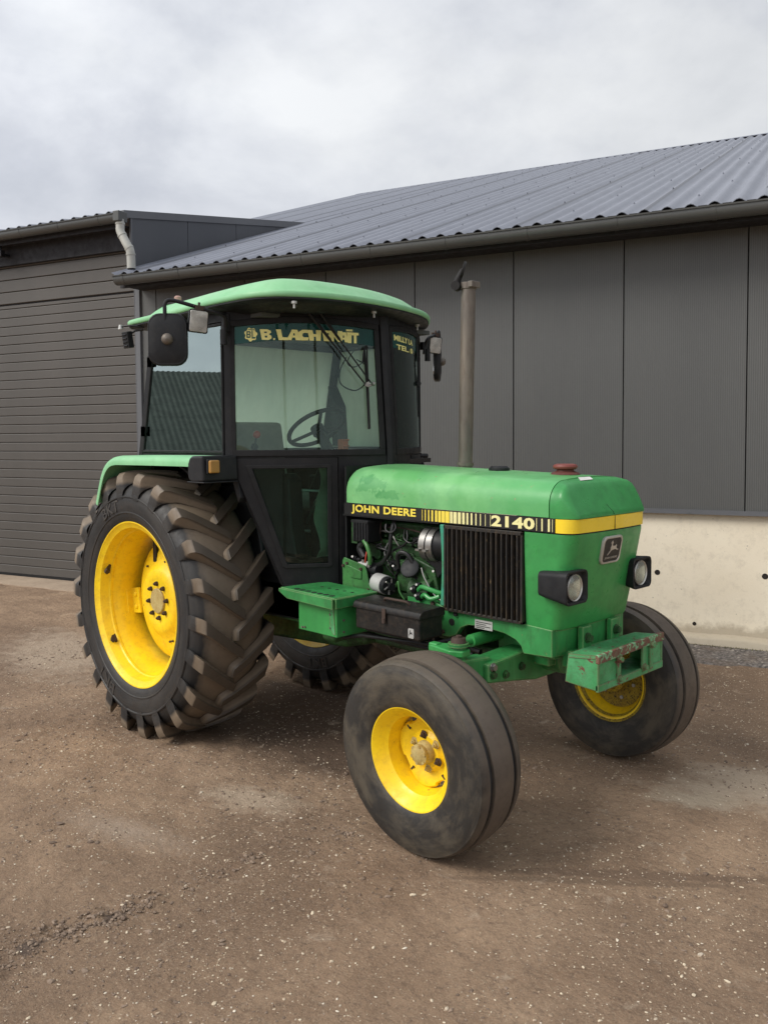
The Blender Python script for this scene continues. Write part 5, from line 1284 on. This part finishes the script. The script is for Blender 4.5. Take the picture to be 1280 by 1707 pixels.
    # ---- header above the glass up to the roof
    m = grid_panel(.0, 1.0, lambda s_: zt(s_)+.034, 2.440, -.03, .010, side); obj('header_panel', m, BLACKP, CB, smooth=50)
    # ---- lower door with its slanted window
    dr = empty('lower_door', parent=CB)
    zf = lambda z: .005+.325*max(0, (1.645-z))/.70            # slanted rear edge: s as a function of z
    def slab(sa_f, sb_f, za, zb, o0, o1, mb, n=10, k=8):
        R = []
        for i in range(n+1):
            z = za+(zb-za)*i/n; a = sa_f(z); b = sb_f(z); row0 = []; row1 = []
            for j in range(k+1):
                s_ = a+(b-a)*j/k; row0.append(PV(s_, z, o1, side)); row1.append(PV(s_, z, o0, side))
            R.append(row0+row1[::-1])
        mb.rings(R, True, True)
    gs0 = lambda z: zf(z)+.052+.040*max(0, z-1.05)/.55
    m = MB(); slab(zf, gs0, .950, 1.645, -.02, .012, m, 10, 3); slab(lambda z: .622, lambda z: .672, .950, 1.645, -.02, .012, m, 4, 2)
    slab(gs0, lambda z: .622, .950, 1.050, -.02, .012, m, 3, 6); slab(gs0, lambda z: .622, 1.598, 1.645, -.02, .012, m, 2, 6)
    obj('door_frame', m, BLACKP, dr, smooth=40)
    m = MB(); e = .012
    slab(lambda z: gs0(z)-.012, lambda z: gs0(z)+.022, 1.045, 1.605, .005, .022, m, 8, 2); slab(lambda z: .605, lambda z: .632, 1.045, 1.605, .005, .022, m, 4, 2)
    slab(lambda z: gs0(z), lambda z: .62, 1.040, 1.062, .005, .022, m, 2, 6); slab(lambda z: gs0(z), lambda z: .62, 1.588, 1.608, .005, .022, m, 2, 6)
    obj('door_seal', m, RUBBERB, dr, smooth=40, bevel=.003)
    m = MB(); slab(lambda z: gs0(z), lambda z: .622, 1.045, 1.603, -.004, .001, m, 8, 8); obj('door_glass', m, GL_LOW, dr, smooth=60)
    m = MB(); slab(lambda z: zf(z)-.002, lambda z: .672, .935, .950, -.02, .020, m, 1, 8); obj('door_sill', m, RUBBERB, dr, smooth=40)
    m = MB(); slab(lambda z: .0 , lambda z: .99, 1.647, 1.656, -.03, .006, m, 1, 12); obj('waist_rail', m, BLACKP, CB, smooth=40)
    # ---- panel between door and hood
    m = MB(); slab(lambda z: .678, lambda z: .86, .93, 1.60, -.03, .008, m, 4, 6); slab(lambda z: .678, lambda z: .99, 1.60, 1.647, -.03, .008, m, 1, 8); obj('scuttle_panel', m, BLACKP, CB, smooth=40)
    # ---- corner pillar
    m = MB(); m.prism([(.775, side*.700), (.775, side*.762), (.800, side*.768), (.832, side*.748), (.810, side*.70)], 2, 1.60, 2.43); obj('corner_pillar', m, BLACKP, CB, smooth=30, bevel=.006)
    m = MB(); m.cyl((.790, side*.772, 1.66), (.790, side*.772, 2.33), .007, 8); obj('pillar_beading', m, RUBBERB, CB)
    # ---- slanted black panel behind the lower door (towards the tyre)
    m = MB(); m.prism([(.765,1.60),(.83,1.60),(.865,1.43),(.845,1.40),(.80,1.50)], 1, side*.64, side*.72)
    obj('cab_lower_corner', m, BLACKP, CB, smooth=0, bevel=.006)
    m = MB()
    R = []
    for i in range(9):
        t = i/8; z = 1.65-(1.65-.935)*t; s_ = zf(z); p = Vector(PV(s_-.004, z, .0, side)); q = Vector((p.x-.05, p.y*.97, z)); r_ = Vector((p.x-.045, p.y-side*.09, z)); p2 = Vector(PV(s_+.02, z, -.03, side))
        R.append([tuple(p), tuple(q), tuple(r_), tuple(p2)])
    m.rings(R); obj('door_jamb', m, BLACKP, CB, smooth=0, bevel=.004)
    # ---- side window
    sw = empty('side_window', parent=CB)
    yw = side*.750
    rear = lambda z: -.108+(z-1.67)*.225
    Wb, Wt = 1.682, 2.372
    def frame4(poly, t, y0_, y1_):
        c = Vector((sum(p[0] for p in poly)/4, sum(p[1] for p in poly)/4)); inn = [(p[0]+math.copysign(t, c.x-p[0]), p[1]+math.copysign(t, c.y-p[1])) for p in poly]; m = MB()
        for i in range(4):
            j = (i+1) % 4; m.prism([poly[i], poly[j], inn[j], inn[i]], 1, y0_, y1_)
        return m, inn
    poly = [(rear(Wb)-.012, Wb-.012), (.782, Wb-.012), (.782, Wt+.012), (rear(Wt)-.012, Wt+.012)]
    fm, inn = frame4(poly, .016, yw-.012, yw+.012); obj('window_frame', fm, RUBBERB, sw, smooth=0, bevel=.004)
    m = MB(); m.prism([(p[0]+math.copysign(.004, -1 if p[0] < .3 else 1), p[1]) for p in inn], 1, yw-.0025, yw+.0025); obj('window_glass', m, GL_SIDE if side == -1 else BRIGHTG, sw, smooth=0)
    for z in (1.80, 2.22): m = MB(); m.box((rear(z)-.035, yw-.02, z-.03), (rear(z)+.015, yw+side*.02, z+.03)); obj('window_hinge', m, BLACKP, sw, smooth=0, bevel=.005)
    m = MB(); m.box((-.13, side*.70, 1.60), (.80, side*.752, 1.668)); obj('side_sill', m, BLACKP, CB, smooth=0, bevel=.005)
    m = MB(); m.box((.0, side*.70, Wt+.014), (.80, side*.757, 2.44)); obj('side_header', m, BLACKP, CB, smooth=0, bevel=.005)
    m = MB(); m.prism([(rear(1.6)-.06,1.6),(rear(1.6)-.012,1.6),(rear(2.44)-.012,2.44),(rear(2.44)-.06,2.44)], 1, side*.69, side*.757); obj('rear_pillar', m, BLACKP, CB, smooth=0, bevel=.006)
# centre post
m = MB(); R = []
for z in (1.60,1.7,2.0,2.3,2.44):
    x = 1.302-.052*max(0, (z-1.68))/.7; R.append([(x-.030,-.030,z),(x+.012,-.034,z),(x+.030,-.012,z),(x+.030,.012,z),(x+.012,.034,z),(x-.030,.030,z)])
m.rings(R); obj('centre_post', m, BLACKP, CB, smooth=40, bevel=.004)
# rear screen frame
rw = empty('rear_window', parent=CB)
m = MB()
for a, b in (((-.13,-.70,1.62),(-.10,.70,1.68)),((.02,-.70,2.36),(.05,.70,2.43))): m.box(a, b)
for s in (-1, 1): m.prism([(-.14,1.62),(-.10,1.62),(.06,2.42),(.02,2.42)], 1, s*.68, s*.72)
obj('rear_frame', m, BLACKP, rw, smooth=0)
m = MB(); m.prism([(-.112,1.68),(-.107,1.68),(.040,2.36),(.035,2.36)], 1, -.68, .68); obj('rear_glass', m, BRIGHTG, rw, smooth=0)
m = MB(); m.box((-.12,-.70,.98),(-.08,.70,1.62)); obj('cab_rear_wall', m, BLACKP, CB, smooth=0)
m = MB(); m.box((-.12,-.42,.96),(1.05,.42,1.0)); m.box((.95,-.25,.96),(1.22,.25,1.0)); obj('cab_floor', m, BLACKP, CB, smooth=0)
# side brackets at the front foot of the cab
for s in (-1, 1):
    if s == -1: continue
    m = MB(); m.cyl((.86,s*.66,1.628),(.90,s*.745,1.628),.016,14); m.box((.83,s*.60,1.60),(.89,s*.70,1.65)); m.tube([(.89,s*.70,1.62),(.90,s*.70,1.55)],.010,8); obj('cab_mount', m, BLACKP, CB, bevel=.004)
m = MB(); m.box((1.02,.15,1.60),(1.20,.45,1.625)); m.tube(smooth_path([(1.25,.10,1.62),(1.20,.22,1.65),(1.12,.30,1.63),(1.05,.42,1.61)],5),.008,8); obj('screen_washer_pipe', m, HOSE, CB)

# ---- roof
outl = [(-.235,-.70),(-.225,-.765),(-.18,-.795),(-.05,-.805),(.23,-.812),(.55,-.835),(.76,-.853),(.96,-.858),(1.10,-.852),(1.20,-.828),(1.29,-.765),(1.345,-.68),(1.385,-.58),(1.41,-.46),(1.418,-.32),(1.402,-.14),(1.370,.02),(1.335,.14),(1.275,.30),(1.175,.46),(1.04,.61),(.92,.715),(.80,.785),(.66,.82),(.45,.83),(.1,.815),(-.12,.805),(-.20,.775),(-.235,.70)]
cl = smooth_path([(x, y, 0) for x, y in outl], 3); OUT = [(p[0], p[1]) for p in cl]
def inset(P, t, cy_=0):
    n_ = len(P); out = []
    for i in range(n_):
        a = Vector(P[i-1]); b = Vector(P[(i+1) % n_]); d = (b-a).normalized(); nrm = Vector((-d.y, d.x)); out.append(tuple(Vector(P[i])+nrm*t))
    for _ in range(int(t*60)):   # relax so deep insets stay clean
        out = [tuple((Vector(out[i-1])+Vector(out[i])*2+Vector(out[(i+1) % n_]))/4) for i in range(n_)]
    return out
def rz(x, z): return z-.012*max(0, (.5-x))
def ring(t, z):
    I = inset(OUT, t); xm = -9 if t < .05 else -.01+.42*(t-.05); return [(max(x, xm), y, rz(max(x, xm), z)) for x, y in I]
m = MB(); m.rings([ring(.010,2.462), ring(0,2.463), ring(-.006,2.470), ring(-.006,2.486), ring(.0,2.494), ring(.014,2.498), ring(.040,2.499), ring(.047,2.504), ring(.056,2.512), ring(.090,2.540), ring(.125,2.564), ring(.16,2.578), ring(.20,2.587), ring(.27,2.594), ring(.36,2.599)], True, True)
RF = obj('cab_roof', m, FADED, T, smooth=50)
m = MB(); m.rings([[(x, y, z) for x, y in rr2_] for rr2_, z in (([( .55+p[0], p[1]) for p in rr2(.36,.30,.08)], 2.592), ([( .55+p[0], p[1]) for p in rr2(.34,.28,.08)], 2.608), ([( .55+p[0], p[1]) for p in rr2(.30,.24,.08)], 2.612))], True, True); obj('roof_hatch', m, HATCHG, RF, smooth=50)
m = MB(); m.rings([ring(.003,2.462), ring(.003,2.454), ring(.016,2.446), ring(.075,2.440), ring(.14,2.432), ring(.16,2.425), ring(.30,2.425)], True, False); obj('roof_visor', m, PLAST, RF, smooth=50)
m = MB(); m.box((.0,-.66,2.405),(1.0,.66,2.43)); obj('headliner', m, LINER, CB, smooth=0)
m = MB()
for x, y in ((1.33,-.70),(1.345,-.16),(1.12,.42)): m.cyl((x,y,2.440),(x,y,2.428),.014,10); m.cyl((x,y,2.43),(x,y,2.405),.006,8)
obj('visor_screws', m, GALV, RF)
m = MB(); m.tube([(.1,-.62,2.59),(.1,-.62,2.615),(.1,-.62,2.622)],[.022,.022,.014],12); obj('roof_lamp_stub', m, plain('pink_plastic', (.5,.3,.25), .5), RF)

# ---- wipers
def wiper(side, pts_arm, blade, name='wiper'):
    wp = empty(name, parent=T); m = MB()
    for a, b in pts_arm: m.tube([a, b], [.0165,.006], 8)
    obj('wiper_arm', m, BLACKP, wp)
    m = MB(); m.tube(blade, .0065, 6); m.tube([tuple(Vector(b)+Vector((.008,-.006,0))) for b in blade[1:-1]], .004, 6); obj('wiper_blade', m, RUBBERB, wp)
    return wp
def o(s_, z, off, side=-1): return PV(s_, z, off, side)
wp = empty('wiper', parent=T)
m = MB()
for (s0_, s1_, dz_) in ((.50,.868,.0),(.575,.905,.012)):
    a = Vector(o(s0_, 2.452, .050)); b = Vector(o(s1_, 2.045+dz_, .045)); c = a.lerp(b, .40); m.tube([a, c, a.lerp(b, .42), b], [.0095,.008,.0045,.0042], 8)
obj('wiper_arm', m, BLACKP, wp)
m = MB(); m.cyl(o(.885,2.05,.05), o(.885,2.05,.028), .012, 10); m.tube([o(.865,2.045,.045), o(.885,2.036,.05), o(.905,2.045,.05)], .007, 6); m.cyl(o(.912,2.05,.05), o(.926,2.05,.05), .012, 10); obj('wiper_link', m, STEEL, wp)
m = MB(); m.tube(smooth_path([o(.862,2.17,.022), o(.874,2.235,.03), o(.893,2.262,.032), o(.890,2.20,.034), o(.886,2.05,.034), o(.885,1.90,.030), o(.884,1.805,.024)], 4), [.0055]*25, 6); m.tube([o(.878,2.25,.014), o(.882,2.05,.020), o(.882,1.80,.014)], .0065, 6); obj('wiper_blade', m, RUBBERB, wp)
wp2 = empty('wiper', parent=T)
m = MB(); m.tube([(.995,.53,2.445),(.985,.545,2.38),(1.0,.55,2.23),(1.0,.555,2.09)],[.014,.012,.006,.005],8); m.cyl((.99,.56,2.09),(1.02,.54,2.09),.014,8); obj('wiper_arm', m, BLACKP, wp2)
m = MB(); m.tube([(.965,.55,2.30),(.985,.555,2.09),(.985,.56,1.88)],.007,6); obj('wiper_blade', m, RUBBERB, wp2)

# ---- mirrors and work lamps
for s in (-1, 1):
    mr = empty('wing_mirror', parent=T)
    C_ = Vector((.715, s*1.055, 2.275))
    m = MB(); m.tube(smooth_path([(.845,s*.775,2.30),(.845,s*.785,2.36),(.86,s*.80,2.405),(.83,s*.88,2.43),(.765,s*1.00,2.468),(.728,s*1.05,2.480),(.715,s*1.068,2.460),(.715,s*1.070,2.42),(.715,s*1.070,2.29)], 4), .0105, 10); m.box((.815,s*.76,2.33),(.85,s*.785,2.38)); obj('mirror_arm', m, BLACKP if s == -1 else BLACKP, mr)
    m = MB(); m.cyl((.852,s*.800,2.255),(.852,s*.80,2.335),.019,12); obj('arm_socket', m, PLAST, mr)
    # head: local x = outward normal of the back
    A = Matrix.Translation(C_) @ Matrix.Rotation(s*rad(38) if s == 1 else rad(-38), 4, 'Z')
    m = MB(); w_, h_ = .1015, .137
    m.rings([[(x_, p[0], p[1]) for p in rr2(w_*k_, h_*k_, .062*k_)] for x_, k_ in ((-.022,.97),(-.022,1.0),(.002,1.0),(.010,.985),(.0135,.95),(.0125,.925),(.014,.90),(.022,.6),(.024,.3))], True, True, A); obj('mirror_back', m, PLAST, mr, smooth=40)
    m = MB(); m.prism(rr2(w_*.95, h_*.95, .058), 0, -.0245, -.0225, A); obj('mirror_glass', m, MIRRORG, mr, smooth=0)
    m = MB(); m.lathe([(.0,.030),(.010,.030),(.022,.026),(.030,.016),(.033,.0005)], 24, A @ Matrix.Translation((.022,0,.0)) @ Matrix.Rotation(rad(90), 4, 'Z')); obj('mirror_clamp', m, EXH, mr, smooth=50)
    wl = empty('work_lamp', parent=T)
    Lc = Vector((.80, s*.925, 2.372)); A = Matrix.Translation(Lc) @ Matrix.Rotation(rad(-14), 4, 'Z') @ Matrix.Rotation(rad(-4), 4, 'X') @ Matrix.Rotation(rad(4), 4, 'Y')
    k0 = .95 if s == -1 else .9
    m = MB(); m.rings([[(x_, p[0]*k0, p[1]*k0) for p in rr2(w2, h2, .012)] for x_, w2, h2 in ((-.045,.035,.04),(-.03,.048,.055),(.008,.055,.064),(.014,.055,.064),(.015,.052,.061))], True, True, A); obj('lamp_body', m, BLACKP, wl, smooth=40)
    m = MB(); m.rings([[(x_, p[0]*k0, p[1]*k0) for p in rr2(w2, h2, .01)] for x_, w2, h2 in ((.0145,.050,.059),(.018,.048,.056),(.0185,.03,.03))], True, True, A); obj('lamp_glass', m, LENS2, wl, smooth=30)
    m = MB(); m.box((-.012,-.022,.058),(.018,.022,.082), A); m.cyl((0,0,.07),(0,0,.10),.007,8,M=A); m.box((-.006,-.03,.075),(.012,.03,.083), A); obj('lamp_bracket', m, DARKBOLT, wl, smooth=0)
# rear lamp on the back corner of the cab
for s in (-1, 1):
    rl = empty('rear_work_lamp', parent=T)
    A = Matrix.Translation((-.115, s*.835, 2.365)) @ Matrix.Rotation(rad(8)*-s, 4, 'X')
    m = MB(); m.box((-.05,-.018,-.055),(.02,.018,.045), A)
    for k in range(4): m.box((-.04,-.024,-.045+.022*k),(.01,.024,-.035+.022*k), A)
    obj('lamp_body', m, BLACKP, rl, smooth=0, bevel=.004)
    m = MB(); m.tube(smooth_path([(-.05,s*.77,2.435),(-.11,s*.83,2.445),(-.16,s*.86,2.44)],4),.006,8); m.tube([(-.06,s*.77,2.42),(-.10,s*.80,2.415),(-.11,s*.835,2.39)],.006,8); obj('lamp_arm', m, BLACKP, rl)
    m = MB(); m.cyl((-.165,s*.862,2.425),(-.165,s*.862,2.452),.016,12,.010); obj('lamp_tip', m, GALV, rl)

# ---- interior
IN = empty('cab_interior', parent=T)
sw_ = empty('steering_wheel', parent=IN, M=Matrix.Translation((.655,.005,1.815)) @ Matrix.Rotation(rad(-36), 4, 'Y'))
m = MB(); n_ = 48; R = []
for i in range(n_):
    a = 2*math.pi*i/n_; R.append([((.185+.0135*math.cos(b*math.pi/5))*math.cos(a), (.185+.0135*math.cos(b*math.pi/5))*math.sin(a), .0135*math.sin(b*math.pi/5)) for b in range(10)])
m.rings(R, True, False, loop=True); obj('wheel_rim', m, BLACKP, sw_)
m = MB()
for a in (95, 215, 335): m.tube([(0,0,-.02),(.18*math.cos(rad(a)),.18*math.sin(rad(a)),0)], .011, 8)
obj('spoke', m, BLACKP, sw_)
m = MB(); m.cyl((0,0,-.045),(0,0,.006),.042,24); obj('wheel_hub', m, BLACKP, sw_)
m = MB()
for k in range(9): a = rad(20*k+10); m.tube([(.030*math.cos(a),.030*math.sin(a),.006),(.038*math.cos(a),.038*math.sin(a),.009)],.0028,5)
obj('hub_marks', m, PAPER, sw_, smooth=0)
m = MB(); m.tube([(.68,.005,1.78),(.90,.0,1.52),(.98,0,1.30)],[.03,.045,.06],14); obj('steering_column', m, BLACKP, IN)
m = MB(); m.prism([(.82,1.0),(.80,1.45),(.90,1.60),(1.05,1.66),(1.20,1.64),(1.22,1.0)], 1, -.20, .20); obj('dashboard', m, BLACKP, IN, smooth=0, bevel=.03)
m = MB(); m.box((1.00,-.13,1.655),(1.045,-.085,1.745)); m.box((1.045,-.13,1.735),(1.055,-.085,1.745)); m.box((1.045,-.13,1.70),(1.055,-.085,1.71)); obj('hazard_switch_box', m, ORANGE, IN, smooth=0, bevel=.004)
seat = empty('seat', parent=IN)
m = MB(); m.box((.02,-.24,1.28),(.47,.24,1.40)); obj('seat_cushion', m, SEATM, seat, bevel=.05, seg=4)
m = MB(); m.prism([(.02,1.38),(.10,1.40),(.02,1.86),(-.05,1.86)], 1, -.23, .23); obj('seat_back', m, SEATM, seat, bevel=.03, seg=3)
m = MB(); m.box((.05,-.18,1.0),(.42,.18,1.28)); obj('seat_base', m, BLACKP, seat, bevel=.02)
for (bx1, by1, bz1), (tx, ty_, tz), mt in (((.52,-.42,1.45),(.62,-.425,1.775),RED),((.30,-.50,1.50),(.335,-.50,1.845),RED),((.42,-.30,1.45),(.45,-.32,1.70),BLACKP)):
    lv = empty('control_lever', parent=IN)
    m = MB(); m.tube([(bx1,by1,bz1),(tx,ty_,tz)], .006, 8); m.tube([(bx1,by1,bz1),(bx1+(tx-bx1)*.5,by1,bz1+(tz-bz1)*.55)], .02, 8); obj('lever_rod', m, BLACKP, lv)
    m = MB(); m.lathe([(-.024,.0005),(-.02,.012),(-.01,.021),(0,.024),(.01,.021),(.02,.012),(.024,.0005)], 16, Matrix.Translation((tx,ty_,tz))); obj('lever_knob', m, mt, lv, smooth=60)
m = MB(); m.prism([(.20,1.0),(.20,1.45),(.60,1.50),(.72,1.0)], 1, -.46, -.32); obj('side_console', m, BLACKP, IN, smooth=0, bevel=.02)
m = MB(); m.box((-.1,.43,1.0),(.95,.46,1.60)); m.box((.2,.30,1.0),(.7,.43,1.5)); obj('far_light_stop', m, BLACKP, IN, smooth=0, bevel=.02)  # black boxes added to keep light out on the far door side
m = MB(); m.tube([(.10,-.55,1.58),(.16,-.55,1.98)],.016,8); obj('grab_bar', m, DARKBOLT, IN)
m = MB(); m.prism([(.60,1.70),(.66,1.70),(.64,1.95),(.56,2.08),(.58,1.90)], 1, .18,.26); obj('hanging_cloth', m, BLACKP, IN, smooth=0)
# creased cream sheet hanging inside the lower glass
R = []
for i in range(22):
    t = i/21; z = 1.585-.50*t; R.append([(1.02+.02*math.sin(9*t+j*.8)+.006*j, -.315+.05*math.sin(5*t)*.6+.018*j+.006*math.sin(17*t+j*2)+(.03 if t < .3 else 0)*(1-t), z) for j in range(5)])
R = [[(1.085+.010*math.sin(9*t/21*21/21+j*.9)+.004*j+.0, -.345+.030*j*1.0+.012*math.sin(7*t/21+j*1.3), 1.585-.50*t/21) for j in range(5)] for t in range(22)]
R = [[(x-.03*abs(math.sin(i*.33)), y+.02*math.sin(i*.5), z) for x, y, z in r_] for i, r_ in enumerate(R)]
m = MB(); m.rings(R, False); obj('hanging_sheet', m, CREAM, IN, smooth=80, solid=.002)
m = MB()
m.tube(smooth_path([(.85,.1,1.35),(.95,-.1,1.30),(1.0,-.25,1.36)],5),.010,8); m.tube([(.80,-.20,1.25),(.98,-.28,1.40)],.007,8); m.tube([(.5,-.4,1.45),(.8,-.38,1.46),(1.0,-.15,1.44)],.008,6); m.tube([(.6,-.3,1.2),(.95,-.3,1.22)],.008,6)
obj('pedal_linkage', m, STEEL, IN)
m = MB(); m.box((.86,-.44,1.055),(1.06,-.30,1.075), Matrix.Rotation(0,4,'Z')); m.box((.84,-.40,1.08),(1.00,-.36,1.095)); obj('floor_mat', m, REDBR, IN, smooth=0)
m = MB(); m.tube(smooth_path([(1.16,-.20,2.20),(1.15,-.24,2.12),(1.14,-.22,2.05),(1.15,-.12,2.02),(1.16,-.04,2.08),(1.17,-.06,2.16),(1.18,-.14,2.19)],5),.004,6); m.tube(smooth_path([(1.18,-.10,2.30),(1.17,-.20,2.18),(1.16,-.14,2.15),(1.17,-.06,2.19)],5),.003,6); obj('loose_cable', m, HOSE, IN)

# ------------------------------------------------------------------ keep the tree at thing > part > sub-part
def depth(o):
    d = 0
    while o.parent: o = o.parent; d += 1
    return d
def lift(o, p):
    M = o.matrix_basis.copy(); q = o.parent
    while q is not None and q != p: M = q.matrix_basis @ M; q = q.parent
    o.parent = p; o.matrix_basis = M
for o_ in list(COL.objects):
    if o_.type == 'EMPTY' and depth(o_) >= 2:
        top = o_
        while top.parent: top = top.parent
        lift(o_, top)
for o_ in list(COL.objects):
    while depth(o_) > 2:
        lift(o_, o_.parent.parent)
